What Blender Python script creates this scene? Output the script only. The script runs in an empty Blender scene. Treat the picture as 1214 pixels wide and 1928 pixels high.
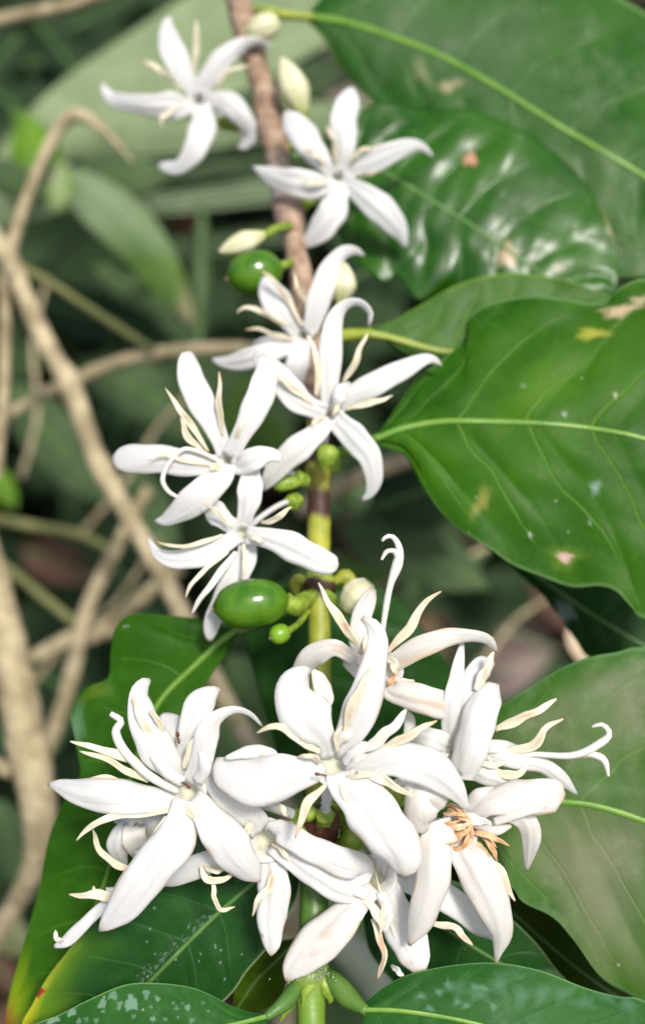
import bpy, bmesh, math, random
import numpy as np
from mathutils import Vector, Matrix

random.seed(7); RNG = np.random.default_rng(7)
scene = bpy.context.scene
COL = scene.collection

# ------------------------------------------------------------------ camera, sky, sun
HFOV = math.radians(34.0)
PITCH = math.radians(38.0)
CAM = np.array((0.0, 0.0, 0.78))
TANH = math.tan(HFOV / 2)
cd = bpy.data.cameras.new('camera'); cam = bpy.data.objects.new('camera', cd); COL.objects.link(cam)
cam.location = CAM; cam.rotation_euler = (math.pi / 2 - PITCH, 0, 0)
cd.sensor_fit = 'HORIZONTAL'; cd.sensor_width = 36; cd.lens = 18 / TANH
cd.clip_start = 0.01; cd.clip_end = 400
cd.dof.use_dof = True; cd.dof.focus_distance = 0.1455; cd.dof.aperture_fstop = cd.lens / 3.5
scene.camera = cam

SUN_EL, SUN_AZ = math.radians(60), math.radians(150)     # azimuth clockwise from +Y
world = bpy.data.worlds.new('World'); scene.world = world; world.use_nodes = True
wn = world.node_tree.nodes; wl = world.node_tree.links
bg = wn['Background']; sky = wn.new('ShaderNodeTexSky'); sky.sky_type = 'NISHITA'; sky.sun_disc = False
sky.sun_elevation = SUN_EL; sky.sun_rotation = SUN_AZ; sky.dust_density = 4.0; sky.air_density = 1.0; sky.ozone_density = 1.0
wl.new(sky.outputs[0], bg.inputs[0]); bg.inputs[1].default_value = 0.115
sd = bpy.data.lights.new('sun', 'SUN'); sd.energy = 2.7; sd.angle = math.radians(10); sd.color = (1, 0.965, 0.91)
sun = bpy.data.objects.new('sun', sd); COL.objects.link(sun)
sv = Vector((math.sin(SUN_AZ) * math.cos(SUN_EL), math.cos(SUN_AZ) * math.cos(SUN_EL), math.sin(SUN_EL)))
sun.rotation_euler = sv.to_track_quat('Z', 'Y').to_euler(); sun.location = (0.5, -0.5, 3)
scene.view_settings.view_transform = 'Standard'; scene.view_settings.look = 'None'
scene.view_settings.exposure = 0.36; scene.view_settings.gamma = 1
scene.view_settings.use_curve_mapping = False
scene.render.engine = 'CYCLES'
scene.cycles.max_bounces = 8; scene.cycles.transmission_bounces = 6

# ------------------------------------------------------------------ measuring the photograph
cp, sp = math.cos(PITCH), math.sin(PITCH)
RX = np.array((1.0, 0, 0)); RY = np.array((0, sp, cp)); RZ = np.array((0, -cp, sp))   # camera right, up, back

def W(x, y, d):
    """point of the place seen at photo pixel (x, y), d metres along the optical axis"""
    x = np.asarray(x, float); y = np.asarray(y, float); d = np.asarray(d, float)
    a = (x - 607) / 607 * TANH * d; b = -(y - 964) / 607 * TANH * d
    return CAM + a[..., None] * RX + b[..., None] * RY - d[..., None] * RZ

def S(d): return d * TANH / 607          # metres per photo pixel at depth d

def spline(pts, n):
    """Catmull-Rom through rows of pts, n+1 samples spaced by the length of the first two columns"""
    p = np.asarray(pts, float)
    if len(p) == 2: return p[0] + (p[1] - p[0]) * np.linspace(0, 1, n + 1)[:, None]
    q = np.vstack([2 * p[0] - p[1], p, 2 * p[-1] - p[-2]])
    out = []
    for i in range(1, len(q) - 2):
        t = np.linspace(0, 1, 24, endpoint=False)[:, None]
        a, b, c, e = q[i - 1], q[i], q[i + 1], q[i + 2]
        out.append(0.5 * (2 * b + (c - a) * t + (2 * a - 5 * b + 4 * c - e) * t**2 + (3 * b - a - 3 * c + e) * t**3))
    out.append(p[-1:]); f = np.vstack(out)
    L = np.concatenate([[0], np.cumsum(np.linalg.norm(np.diff(f[:, :2], axis=0), axis=1) + 1e-9)])
    s = np.linspace(0, L[-1], n + 1)
    return np.stack([np.interp(s, L, f[:, k]) for k in range(f.shape[1])], 1)

def prof(v, n):
    v = np.atleast_1d(np.asarray(v, float))
    if len(v) == 1: return np.full(n + 1, v[0])
    return spline(np.stack([np.linspace(0, 1, len(v)), np.zeros(len(v)), v], 1), n)[:, 2] if len(v) > 2 else np.linspace(v[0], v[1], n + 1)

def unit(a): return a / (np.linalg.norm(a, axis=-1, keepdims=True) + 1e-12)

# ------------------------------------------------------------------ objects
def link(name, verts, faces, mat, parent=None, origin=None, stain=None, uv=None, smooth=True, fix=True):
    verts = np.asarray(verts, float)
    o0 = verts.mean(0) if origin is None else np.asarray(origin, float)
    me = bpy.data.meshes.new(name)
    me.from_pydata((verts - o0).tolist(), [], faces)
    if stain is None: stain = np.zeros((len(verts), 4))
    if True:
        at = me.color_attributes.new('stain', 'FLOAT_COLOR', 'POINT')
        at.data.foreach_set('color', np.asarray(stain, np.float32).ravel())
    if uv is not None:
        ul = me.uv_layers.new(name='UVMap'); idx = np.empty(len(me.loops), np.int32)
        me.loops.foreach_get('vertex_index', idx)
        ul.data.foreach_set('uv', np.asarray(uv, np.float32)[idx].ravel())
    if fix:
        bm = bmesh.new(); bm.from_mesh(me); bmesh.ops.recalc_face_normals(bm, faces=bm.faces); bm.to_mesh(me); bm.free()
    if smooth: me.polygons.foreach_set('use_smooth', [True] * len(me.polygons))
    me.materials.append(mat)
    ob = bpy.data.objects.new(name, me); COL.objects.link(ob)
    ob['_o'] = o0.tolist()
    if parent is not None:
        ob.parent = parent; ob.location = o0 - np.array(parent['_o'])
    else: ob.location = o0
    return ob

def empty(name, at):
    o = bpy.data.objects.new(name, None); COL.objects.link(o); o.empty_display_size = 0.01
    o.location = at; o['_o'] = list(map(float, at)); return o

def tag(o, label=None, cat=None, group=None, kind=None):
    if label: o['label'] = label
    if cat: o['category'] = cat
    if group: o['group'] = group
    if kind: o['kind'] = kind
    return o

# ------------------------------------------------------------------ materials
def nodes(name):
    m = bpy.data.materials.new(name); m.use_nodes = True
    return m, m.node_tree.nodes, m.node_tree.links, m.node_tree.nodes['Principled BSDF']

def rgb(c): return (c[0], c[1], c[2], 1)

def mixc(N, L, fac, a, b, blend='MIX'):
    x = N.new('ShaderNodeMix'); x.data_type = 'RGBA'; x.blend_type = blend
    for s, v in ((x.inputs[0], fac), (x.inputs[6], a), (x.inputs[7], b)):
        if isinstance(v, (int, float)): s.default_value = v
        elif isinstance(v, tuple): s.default_value = rgb(v)
        else: L.new(v, s)
    return x.outputs[2]

def mth(N, L, op, a, b=None, c=None):
    x = N.new('ShaderNodeMath'); x.operation = op
    for i, v in enumerate((a, b, c)):
        if v is None: continue
        if isinstance(v, (int, float)): x.inputs[i].default_value = v
        else: L.new(v, x.inputs[i])
    return x.outputs[0]

def noise(N, L, scale, detail=3, rough=.55, vec=None):
    if vec is None:
        tc = N.new('ShaderNodeTexCoord'); vec = tc.outputs['Object']
    x = N.new('ShaderNodeTexNoise'); x.inputs['Scale'].default_value = scale; x.inputs['Detail'].default_value = detail
    x.inputs['Roughness'].default_value = rough; L.new(vec, x.inputs['Vector']); return x.outputs['Fac']

def smooth(N, L, v, lo, hi):
    x = N.new('ShaderNodeMapRange'); x.interpolation_type = 'SMOOTHSTEP'
    x.inputs['From Min'].default_value = lo; x.inputs['From Max'].default_value = hi
    L.new(v, x.inputs['Value']); return x.outputs[0]

def add_stain(N, L, col):
    a = N.new('ShaderNodeAttribute'); a.attribute_name = 'stain'
    return mixc(N, L, a.outputs['Alpha'], col, a.outputs['Color'])

def finish(m, N, L, P, col, trans=0.0, tcol=None, bump=None, bstr=.2, bdist=.0003, second=None):
    L.new(col, P.inputs['Base Color'])
    if bump is not None:
        b = N.new('ShaderNodeBump'); b.inputs['Strength'].default_value = bstr; b.inputs['Distance'].default_value = bdist
        L.new(bump, b.inputs['Height']); L.new(b.outputs[0], P.inputs['Normal'])
    if trans > 0:
        t = N.new('ShaderNodeBsdfTranslucent')
        if tcol is None: L.new(col, t.inputs[0])
        elif isinstance(tcol, tuple): t.inputs[0].default_value = rgb(tcol)
        else: L.new(tcol, t.inputs[0])
        mx = N.new('ShaderNodeMixShader'); mx.inputs[0].default_value = trans
        L.new(P.outputs[0], mx.inputs[1]); L.new(t.outputs[0], mx.inputs[2])
        L.new(mx.outputs[0], N['Material Output'].inputs[0])
    return m

def plain(name, c1, c2, scale=400, rough=.5, trans=0, bstr=.25, bscale=1500, bdist=.0003, spec=.5):
    m, N, L, P = nodes(name)
    col = mixc(N, L, smooth(N, L, noise(N, L, scale), .3, .7), c1, c2)
    col = add_stain(N, L, col)
    P.inputs['Roughness'].default_value = rough; P.inputs['Specular IOR Level'].default_value = spec
    return finish(m, N, L, P, col, trans, None, noise(N, L, bscale, 4), bstr, bdist)

def petal_mat(name, c1, c2, trans=.25, rough=.42, bruise=0.0):
    m, N, L, P = nodes(name)
    uv = N.new('ShaderNodeUVMap'); uv.uv_map = 'UVMap'
    tc = N.new('ShaderNodeTexCoord')
    ad = N.new('ShaderNodeVectorMath'); ad.operation = 'MULTIPLY_ADD'; L.new(tc.outputs['Object'], ad.inputs[0]); ad.inputs[1].default_value = (40, 40, 40); L.new(uv.outputs[0], ad.inputs[2])
    mp = N.new('ShaderNodeMapping'); mp.inputs['Scale'].default_value = (22, 1.3, 1); L.new(uv.outputs[0], mp.inputs[0])
    fib = noise(N, L, 1.0, 4, .6, mp.outputs[0])
    mp2 = N.new('ShaderNodeMapping'); mp2.inputs['Scale'].default_value = (7, 2.2, 1); L.new(uv.outputs[0], mp2.inputs[0])
    crs = noise(N, L, 1.0, 3, .5, mp2.outputs[0])
    col = mixc(N, L, smooth(N, L, noise(N, L, 260), .3, .75), c1, c2)
    col = mixc(N, L, mth(N, L, 'MULTIPLY', smooth(N, L, fib, .52, .68), .12), col, (.80, .79, .70))
    if bruise:
        b = mth(N, L, 'MULTIPLY', smooth(N, L, noise(N, L, 330, 5, .7), .56, .70), smooth(N, L, noise(N, L, 1600, 3), .35, .6))
        col = mixc(N, L, mth(N, L, 'MULTIPLY', b, bruise), col, (.74, .54, .36))
    col = add_stain(N, L, col)
    P.inputs['Roughness'].default_value = rough; P.inputs['Specular IOR Level'].default_value = .4
    P.inputs['Sheen Weight'].default_value = .04
    cr = mth(N, L, 'ADD', mth(N, L, 'ADD', fib, mth(N, L, 'MULTIPLY', crs, 1.6)), mth(N, L, 'MULTIPLY', noise(N, L, 1500, 4), .45))
    return finish(m, N, L, P, col, trans, (.93, .92, .86), cr, .32, .0005)

def leaf_mat(name, c1, c2, vein, nv=9, slant=1.1, rough=.33, trans=.14, tcol=(.10, .24, .02), vstr=.45, pleat=False,
             scurf=None, rim=None, coat=0.0, spec=.1):
    m, N, L, P = nodes(name)
    uv = N.new('ShaderNodeUVMap'); uv.uv_map = 'UVMap'
    sx = N.new('ShaderNodeSeparateXYZ'); L.new(uv.outputs[0], sx.inputs[0])
    au = mth(N, L, 'ABSOLUTE', mth(N, L, 'MULTIPLY_ADD', sx.outputs[0], 2.0, -1.0))
    warp = noise(N, L, 90, 2)
    if pleat:
        q = mth(N, L, 'MULTIPLY', sx.outputs[0], 22.0)
    else:
        q = mth(N, L, 'MULTIPLY', sx.outputs[1], float(nv))
        q = mth(N, L, 'SUBTRACT', q, mth(N, L, 'MULTIPLY', mth(N, L, 'POWER', au, 1.25), slant))
        q = mth(N, L, 'ADD', q, mth(N, L, 'MULTIPLY', warp, .35))
    dist = mth(N, L, 'ABSOLUTE', mth(N, L, 'SUBTRACT', mth(N, L, 'FRACT', q), .5))
    vm = mth(N, L, 'SUBTRACT', 1.0, smooth(N, L, dist, .004, .045 if not pleat else .25))
    vm = mth(N, L, 'MULTIPLY', vm, smooth(N, L, noise(N, L, 60, 3), .22, .48))
    fade = mth(N, L, 'SUBTRACT', 1.0, smooth(N, L, au, .55, .95))
    vm = mth(N, L, 'MULTIPLY', vm, fade)
    base = mixc(N, L, smooth(N, L, noise(N, L, 55, 4), .32, .68), c1, c2)
    base = mixc(N, L, mth(N, L, 'MULTIPLY', smooth(N, L, noise(N, L, 420, 4, .65), .45, .75), .35), base, tuple(min(1, k * 1.5) for k in c2))
    # net of small veins
    tc = N.new('ShaderNodeTexCoord')
    vo = N.new('ShaderNodeTexVoronoi'); vo.feature = 'DISTANCE_TO_EDGE'; vo.inputs['Scale'].default_value = 520
    L.new(tc.outputs['Object'], vo.inputs['Vector'])
    net = mth(N, L, 'SUBTRACT', 1.0, smooth(N, L, vo.outputs['Distance'], .0, .10))
    base = mixc(N, L, mth(N, L, 'MULTIPLY', net, .05), base, vein)
    base = mixc(N, L, mth(N, L, 'MULTIPLY', vm, vstr), base, vein)
    if scurf:
        sc = smooth(N, L, noise(N, L, 75, 6, .7), scurf[1], scurf[2])
        sc = mth(N, L, 'MULTIPLY', sc, smooth(N, L, noise(N, L, 900, 4, .7), .30, .60))
        base = mixc(N, L, mth(N, L, 'MULTIPLY', sc, scurf[3]), base, scurf[0])
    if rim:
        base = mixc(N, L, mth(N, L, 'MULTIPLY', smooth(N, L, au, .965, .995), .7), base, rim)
    # specks of dust
    vd = N.new('ShaderNodeTexVoronoi'); vd.inputs['Scale'].default_value = 330; L.new(tc.outputs['Object'], vd.inputs['Vector'])
    sp_ = mth(N, L, 'MULTIPLY', mth(N, L, 'SUBTRACT', 1.0, smooth(N, L, vd.outputs['Distance'], .05, .10)),
              smooth(N, L, noise(N, L, 140, 2), .58, .64))
    base = mixc(N, L, mth(N, L, 'MULTIPLY', sp_, .55), base, (.45, .52, .42))
    col = add_stain(N, L, base)
    r = mth(N, L, 'MULTIPLY_ADD', noise(N, L, 130, 5, .65), .30, rough - .12)
    L.new(r, P.inputs['Roughness']); P.inputs['Specular IOR Level'].default_value = spec
    P.inputs['Coat Weight'].default_value = coat; P.inputs['Coat Roughness'].default_value = .22
    h = mth(N, L, 'ADD', mth(N, L, 'MULTIPLY', net, -.06), mth(N, L, 'MULTIPLY', vm, -.8))
    h = mth(N, L, 'ADD', h, mth(N, L, 'MULTIPLY', noise(N, L, 700, 4), .5))
    return finish(m, N, L, P, col, trans, tcol, h, .30, .0004)

WHITE = petal_mat('petal_white', (.84, .84, .83), (.88, .88, .88), .38, .38, .12)
WHITE_OLD = petal_mat('petal_fading_white', (.84, .81, .765), (.88, .86, .83), .38, .42, .55)
CREAM = plain('anther_cream', (.79, .71, .50), (.85, .79, .63), 500, .6, .15)
STYLE = plain('style_white', (.84, .82, .72), (.88, .87, .80), 500, .5, .2)
TAN = plain('anther_brown', (.62, .30, .12), (.80, .56, .32), 700, .6, .12)
BUD = plain('bud_cream', (.78, .75, .44), (.84, .82, .60), 120, .45, .2)
CALYX = plain('calyx_green', (.16, .27, .02), (.32, .42, .05), 700, .45, .1, .5, 900)
BERRY = plain('berry_green', (.034, .125, .004), (.085, .205, .009), 300, .17, .0, .12, 1100)
STEMG = plain('stem_green', (.25, .28, .025), (.38, .39, .05), 260, .5, .0, .5, 800)
STEMB = plain('stem_dark_green', (.05, .13, .02), (.10, .20, .03), 160, .42, .0, .3, 900)
WOOD = plain('stem_bark', (.24, .155, .10), (.47, .34, .24), 420, .8, .0, .9, 600, .0009, .2)
TWIG = plain('twig_bark', (.28, .23, .13), (.54, .455, .285), 170, .85, .0, .6, 400, .001, .15)
TWIGG = plain('twig_green_bark', (.12, .135, .05), (.21, .21, .085), 80, .8, .0, .5, 400, .001, .15)
RIBY = plain('midrib_green', (.11, .26, .025), (.17, .33, .04), 200, .38, .1)
RIBD = plain('midrib_dull_green', (.07, .17, .03), (.10, .22, .045), 200, .4, .1)
RIBP = plain('midrib_yellow_green', (.25, .33, .03), (.34, .41, .05), 200, .4, .1)
ANT = plain('ant_brown', (.10, .025, .012), (.16, .05, .02), 3000, .3, 0)
RESIN = plain('node_residue', (.26, .34, .22), (.42, .47, .36), 900, .6, .1, .8, 1600)

# ------------------------------------------------------------------ builders
def ring_faces(nr, nc, cap=True):
    f = []
    for i in range(nr - 1):
        for j in range(nc):
            k = (j + 1) % nc
            f.append((i * nc + j, i * nc + k, (i + 1) * nc + k, (i + 1) * nc + j))
    if cap:
        f.append(tuple(range(nc))[::-1]); f.append(tuple((nr - 1) * nc + j for j in range(nc)))
    return f

def stains(shape, x, y, spots, rs=None):
    """spots: (x, y, radius_x, radius_y, angle, colour, strength, soft) in photo pixels"""
    st = np.zeros(shape + (4,))
    for (sx, sy, rx, ry, an, c, k, soft) in spots:
        a = math.radians(an); dx, dy = x - sx, y - sy
        u = (dx * math.cos(a) + dy * math.sin(a)) / rx; v = (-dx * math.sin(a) + dy * math.cos(a)) / ry
        th = np.arctan2(v, u); ph = sx * .37 + sy * .11
        r = np.hypot(u, v) * (1 + .16 * np.sin(3 * th + ph) + .12 * np.sin(5 * th + 2 * ph) + .08 * np.sin(9 * th + 3 * ph))
        f = k * np.clip((1 + soft - r) / (2 * soft + 1e-6), 0, 1)
        f = f * f * (3 - 2 * f) if k == 1 else f
        a0 = st[..., 3]; an_ = f + a0 * (1 - f)
        w = np.where(an_ > 1e-6, f / (an_ + 1e-9), 0)[..., None]
        st[..., :3] = st[..., :3] * (1 - w) + np.array(c) * w; st[..., 3] = an_
    return st

def ribbon(name, pts, d0, z, mat, parent, roll=0, bend=.7, th=4.2, n=26, m=11, wob=.05, spots=(), ends=True, flat=1.0, seam=None, edge=0):
    """a petal or anther: rows (x, y, width) in photo pixels, z = pixels towards the viewer along it, bend = half angle of its cross section"""
    p = spline([q[:3] for q in pts], n); x, y, w = p[:, 0], p[:, 1], np.maximum(p[:, 2] * (.95 if name == 'petal' else 1), .8)
    zz = prof(z, n); d = d0 - zz * S(d0)
    C = W(x, y, d); T = unit(np.gradient(C, axis=0)); V = unit(CAM - C)
    Nn = V - (V * T).sum(1)[:, None] * T; Nn = unit(Nn)
    for i in range(1, n + 1):                                     # keep the frame from flipping
        if (Nn[i] * Nn[i - 1]).sum() < 0: Nn[i] = -Nn[i]
    B = np.cross(T, Nn); ro = np.radians(prof(roll, n))[:, None]
    Nn, B = Nn * np.cos(ro) + B * np.sin(ro), B * np.cos(ro) - Nn * np.sin(ro)
    t = np.linspace(0, 1, n + 1); ph = RNG.uniform(0, 6.28, 4); be = prof(bend, n)
    sgn = np.where(be < 0, -1, 1); A = np.maximum(np.abs(be), .03)
    u = np.linspace(-1, 1, m); h = w * S(d) / 2
    wl_ = 1 + wob * (np.sin(9 * t + ph[0]) + .6 * np.sin(23 * t + ph[1])); wr_ = 1 + wob * (np.sin(8 * t + ph[2]) + .6 * np.sin(21 * t + ph[3]))
    ang = A[:, None] * u[None]; r = (h / np.sin(A))[:, None]
    lat = r * np.sin(ang) * np.where(u[None] < 0, wl_[:, None], wr_[:, None]); hi = sgn[:, None] * (r * np.cos(ang) - r * (1 + np.cos(A))[:, None] / 2)
    if w.max() > 26:                                              # soft lengthwise channels and an uneven blade
        k2 = RNG.uniform(-1, 1, 5)
        hi = hi + h[:, None] * (.075 * np.cos(7.5 * u[None] + k2[0]) * np.cos(1.2 * t[:, None] + k2[1]) + .05 * k2[2] * u[None] ** 2 * np.sin(11 * t[:, None] + 3 * k2[3]) + .07 * k2[4] * np.sin(4 * t[:, None] + 2.4 * u[None])
              + .05 * u[None] ** 4 * np.sin(17 * t[:, None] + 6 * k2[3] + 2 * u[None]))
    tt = (th * S(d) / 2)[:, None] * np.sqrt(np.clip(1 - (u[None] * .985) ** 2, 0, 1)) ** .7 * np.minimum(1, (w / (th * 1.4)))[:, None]
    mid = C[:, None] + B[:, None] * lat[..., None]
    top = mid + Nn[:, None] * (hi + tt)[..., None]; bot = mid + Nn[:, None] * (hi - tt)[..., None]
    ring = np.concatenate([top, bot[:, ::-1]], 1); nc = 2 * m
    uvv = np.stack(np.broadcast_arrays(np.concatenate([u, u[::-1]])[None] * .5 + .5, t[:, None]), -1).reshape(-1, 2)
    px = (x[:, None] + 0 * u[None]); py = (y[:, None] + 0 * u[None])
    # pixel place of each vertex for stains
    rel = ring - CAM; dd = -(rel @ RZ); ax = rel @ RX / dd / TANH * 607 + 607; ay = 964 - rel @ RY / dd / TANH * 607
    st = stains(ax.shape, ax, ay, spots).reshape(-1, 4)
    if edge:
        s3 = st.reshape(n + 1, nc, 4); ed = np.concatenate([np.abs(u), np.abs(u[::-1])])[None] + 0 * t[:, None]; sd2 = np.concatenate([u, u[::-1]])[None] + 0 * t[:, None]
        k3 = edge * np.clip((ed - .72) / .28, 0, 1) * np.clip(1.4 * np.sin(5 * t[:, None] + x[0] + sd2 * 2) * np.sin(13 * t[:, None] + y[0]) + .1, 0, 1)
        k3 = np.maximum(k3, edge * .9 * np.clip((t[:, None] - .93) / .07, 0, 1)); lo = s3[..., 3] < k3
        s3[..., :3] = np.where(lo[..., None], np.array((.70, .46, .26)), s3[..., :3]); s3[..., 3] = np.where(lo, k3, s3[..., 3])
    if seam:
        s3 = st.reshape(n + 1, nc, 4); lo = s3[..., 3] < .35
        ed = np.concatenate([np.abs(u), np.abs(u[::-1])])[None] + 0 * t[:, None]; k3 = np.where(ed < .25, .42, np.where(ed > .9, .2, 0)) * (.6 + .4 * np.sin(9 * t + x[0]))[:, None]
        k3 = np.maximum(k3, seam * np.clip((t - .78) / .2, 0, 1)[:, None]); c3 = np.where((t > .8)[:, None, None], np.array((.60, .36, .16)), np.array((.66, .50, .26)))
        s3[..., :3] = np.where(lo[..., None], c3 + 0 * s3[..., :3], s3[..., :3]); s3[..., 3] = np.where(lo, np.maximum(k3, s3[..., 3]), s3[..., 3])
    return link(name, ring.reshape(-1, 3), ring_faces(n + 1, nc), mat, parent, origin=C[0], stain=st, uv=uvv)

def stalk(name, pts, mat, parent=None, nc=14, n=None, bumps=0.0, spots=(), squash=1.0, lump=0.0):
    """a stem, twig or pedicel: rows (x, y, radius_px, depth_m)"""
    n = n or max(8, 10 * (len(pts) - 1))
    p = spline(pts, n); x, y, r, d = p.T
    C = W(x, y, d); T = unit(np.gradient(C, axis=0)); ref = unit(CAM - C)
    Nn = unit(ref - (ref * T).sum(1)[:, None] * T); B = np.cross(T, Nn)
    th = np.linspace(0, 2 * math.pi, nc, endpoint=False)
    R = (r * S(d))[:, None] * np.ones(nc)[None]
    if bumps:
        s = np.linspace(0, 1, n + 1)[:, None] * n
        R = R * (1 + bumps * np.sin(s * .31 + 2 * th[None]) * .6 + bumps * np.sin(s * .83 + th[None] * 3 + 1) * .5 + bumps * RNG.normal(0, .3, R.shape))
    if lump:
        for k in range(max(1, n // 34)):
            c = RNG.uniform(0, n); a = RNG.uniform(0, 6.28)
            R = R * (1 + lump * np.exp(-((np.arange(n + 1)[:, None] - c) / 1.4) ** 2) * (1 + .6 * np.cos(th[None] - a)))
    V = C[:, None] + (Nn[:, None] * np.cos(th)[None, :, None] * squash + B[:, None] * np.sin(th)[None, :, None]) * R[..., None]
    ax = x[:, None] + 0 * th; ay = y[:, None] + r[:, None] * .15 * np.sin(3 * th)[None]
    st = stains(ax.shape, ax, ay, spots).reshape(-1, 4)
    return link(name, V.reshape(-1, 3), ring_faces(n + 1, nc), mat, parent, origin=C[0], stain=st)

def leaf(name, mid, left, right, d0, mat, parent, ribmat, pleat=0, grad=(0, 0), fold=(-20, -20), nv=9, slant=1.1, relief=3.0, wave=4.0, wk=17,
         th=5.0, rib=(11, 3), nt=96, nu=25, spots=(), arch=0, pet=None, petmat=None, twist=0, dtab=None, label=None):
    """a leaf blade between two traced margins; grad = slope of its plane, fold = margin height against the midrib, both in pixels towards the viewer"""
    M = spline(mid, nt); Lm = spline(left, nt); Rm = spline(right, nt)
    u = np.linspace(-1, 1, 2 * nu + 1); t = np.linspace(0, 1, nt + 1)[:, None]; a = np.abs(u)[None]
    E = np.where((u < 0)[None, :, None], Lm[:, None], Rm[:, None])
    XY = M[:, None] + (E - M[:, None]) * a[..., None]
    x0, y0 = M[0]
    fl = np.where(u < 0, fold[0], fold[1])[None] * a ** 1.6 * np.sin(np.pi * np.clip(t * .92 + .08, 0, 1)) ** .6
    q = nv * t - slant * a ** 1.25 + .15 * np.sin(7 * t + 3 * u[None])
    rel = relief * (.55 + .45 * np.sin(5.1 * t + 2.3 * u[None] + nv)) * np.cos(2 * np.pi * (q - .5)) * -1 * np.clip(a * 3, 0, 1) * np.clip((1 - a) * 2.2, .12, 1)
    fr = np.abs(np.sin(np.pi * (q - .5)))
    rel = relief * (.35 + .65 * np.sin(4.3 * t + 2.1 * u[None] + nv) ** 2) * (2.2 * np.sqrt(fr + .02) - 1.6) * np.clip(np.sin(np.pi * np.clip(a * .9 + .06, 0, 1)), 0, 1)
    rg = np.random.default_rng(int(abs(x0) + abs(y0)))
    for k in range(7):
        an_ = rg.uniform(0, 6.28); wl2 = rg.uniform(34, 170); rel = rel + relief * .22 * (wl2 / 120) * np.sin((XY[..., 0] * math.cos(an_) + XY[..., 1] * math.sin(an_)) * 6.28 / wl2 + rg.uniform(0, 6.28))
    if pleat: rel = relief * np.cos(2 * np.pi * pleat * u[None] + .6 * np.sin(3 * t)) + 0 * t
    wv = wave * a ** 3 * (np.sin(wk * t + (u[None] > 0) * 1.7) + .5 * np.sin(wk * 2.3 * t + 1))
    z = grad[0] * (XY[..., 0] - x0) + grad[1] * (XY[..., 1] - y0) + fl + rel + wv + arch * np.sin(np.pi * t) + 0 * a
    d = d0 - z * S(d0); P = W(XY[..., 0], XY[..., 1], d)
    du = np.gradient(P, axis=1); dt = np.gradient(P, axis=0); nn = unit(np.cross(du, dt))
    tc = CAM - P
    if (nn * tc).sum() < 0: nn = -nn
    Q = P - nn * (th * S(d0) * (1 - .75 * a ** 4))[..., None]
    nr, ncol = P.shape[:2]; V = np.concatenate([P.reshape(-1, 3), Q.reshape(-1, 3)]); off = nr * ncol
    I = np.arange(off).reshape(nr, ncol); F = []
    A0, A1, A2, A3 = I[:-1, :-1].ravel(), I[:-1, 1:].ravel(), I[1:, 1:].ravel(), I[1:, :-1].ravel()
    F += np.stack([A0, A1, A2, A3], 1).tolist(); F += (np.stack([A3, A2, A1, A0], 1) + off).tolist()
    bd = np.concatenate([I[0, :-1], I[:-1, -1], I[-1, :0:-1], I[:0:-1, 0]]); bn = np.roll(bd, -1)
    F += np.stack([bd, bd + off, bn + off, bn], 1).tolist()
    st = stains(XY.shape[:2], XY[..., 0], XY[..., 1], spots).reshape(-1, 4)
    uv = np.stack(np.broadcast_arrays(u[None] * .5 + .5, t), -1).reshape(-1, 2)
    ob = link(name, V, F, mat, parent, origin=P[0, nu], stain=np.vstack([st, st]), uv=np.vstack([uv, uv]), fix=True)
    if rib:
        cpts = P[:, nu]; k = np.arange(0, nt + 1, 2); c = cpts[k] + nn[k, nu] * (.6 * S(d0)); T = unit(np.gradient(c, axis=0)); B = unit(np.cross(T, nn[k, nu])); Nk = np.cross(B, T)
        hw = (rib[0] + (rib[1] - rib[0]) * np.linspace(0, 1, len(k)) ** .7) * S(d0) / 2
        an = np.linspace(0, 2 * math.pi, 10, endpoint=False)
        R = c[:, None] + B[:, None] * (np.cos(an)[None] * hw[:, None])[..., None] + Nk[:, None] * (np.sin(an)[None] * hw[:, None] * .42)[..., None]
        link('midrib', R.reshape(-1, 3), ring_faces(len(k), 10), ribmat, ob, origin=c[0])
    if pet:
        stalk('petiole', pet, petmat or ribmat, ob, nc=12, bumps=.03)
    if label: ob['label'] = label
    return ob

def lathe(name, p0, p1, rad, mat, parent, nc=20, facets=0, spots=None, bendv=None, stain=None):
    """body of revolution from world point p0 to p1; rad = rows (t, radius in metres)"""
    p0, p1 = np.asarray(p0, float), np.asarray(p1, float); ax = p1 - p0; T = ax / np.linalg.norm(ax)
    ref = np.array((.3, .5, .8)); Nn = unit(np.cross(T, ref)); B = np.cross(T, Nn)
    rad = np.array(rad, float); tt = np.linspace(0, 1, 22) if len(rad) > 3 else rad[:, 0]
    rr = np.interp(np.linspace(0, 1, 22), rad[:, 0], rad[:, 1]) if len(rad) > 3 else rad[:, 1]
    if len(rad) > 3: rr = np.convolve(np.pad(rr, 1, mode='edge'), (.25, .5, .25), 'valid')
    an = np.linspace(0, 2 * math.pi, nc, endpoint=False)
    R = rr[:, None] * (1 + (facets * np.cos(5 * an)[None] if facets else 0 * an[None]))
    C = p0 + ax * tt[:, None]
    if bendv is not None: C = C + np.asarray(bendv) * (np.sin(np.pi * tt)[:, None])
    V = C[:, None] + (Nn * np.cos(an)[:, None] + B * np.sin(an)[:, None])[None] * R[..., None]
    st = np.zeros((len(tt), nc, 4)) if stain is None else stain(tt, an)
    return link(name, V.reshape(-1, 3), ring_faces(len(tt), nc), mat, parent, origin=p0, stain=st.reshape(-1, 4))

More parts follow.
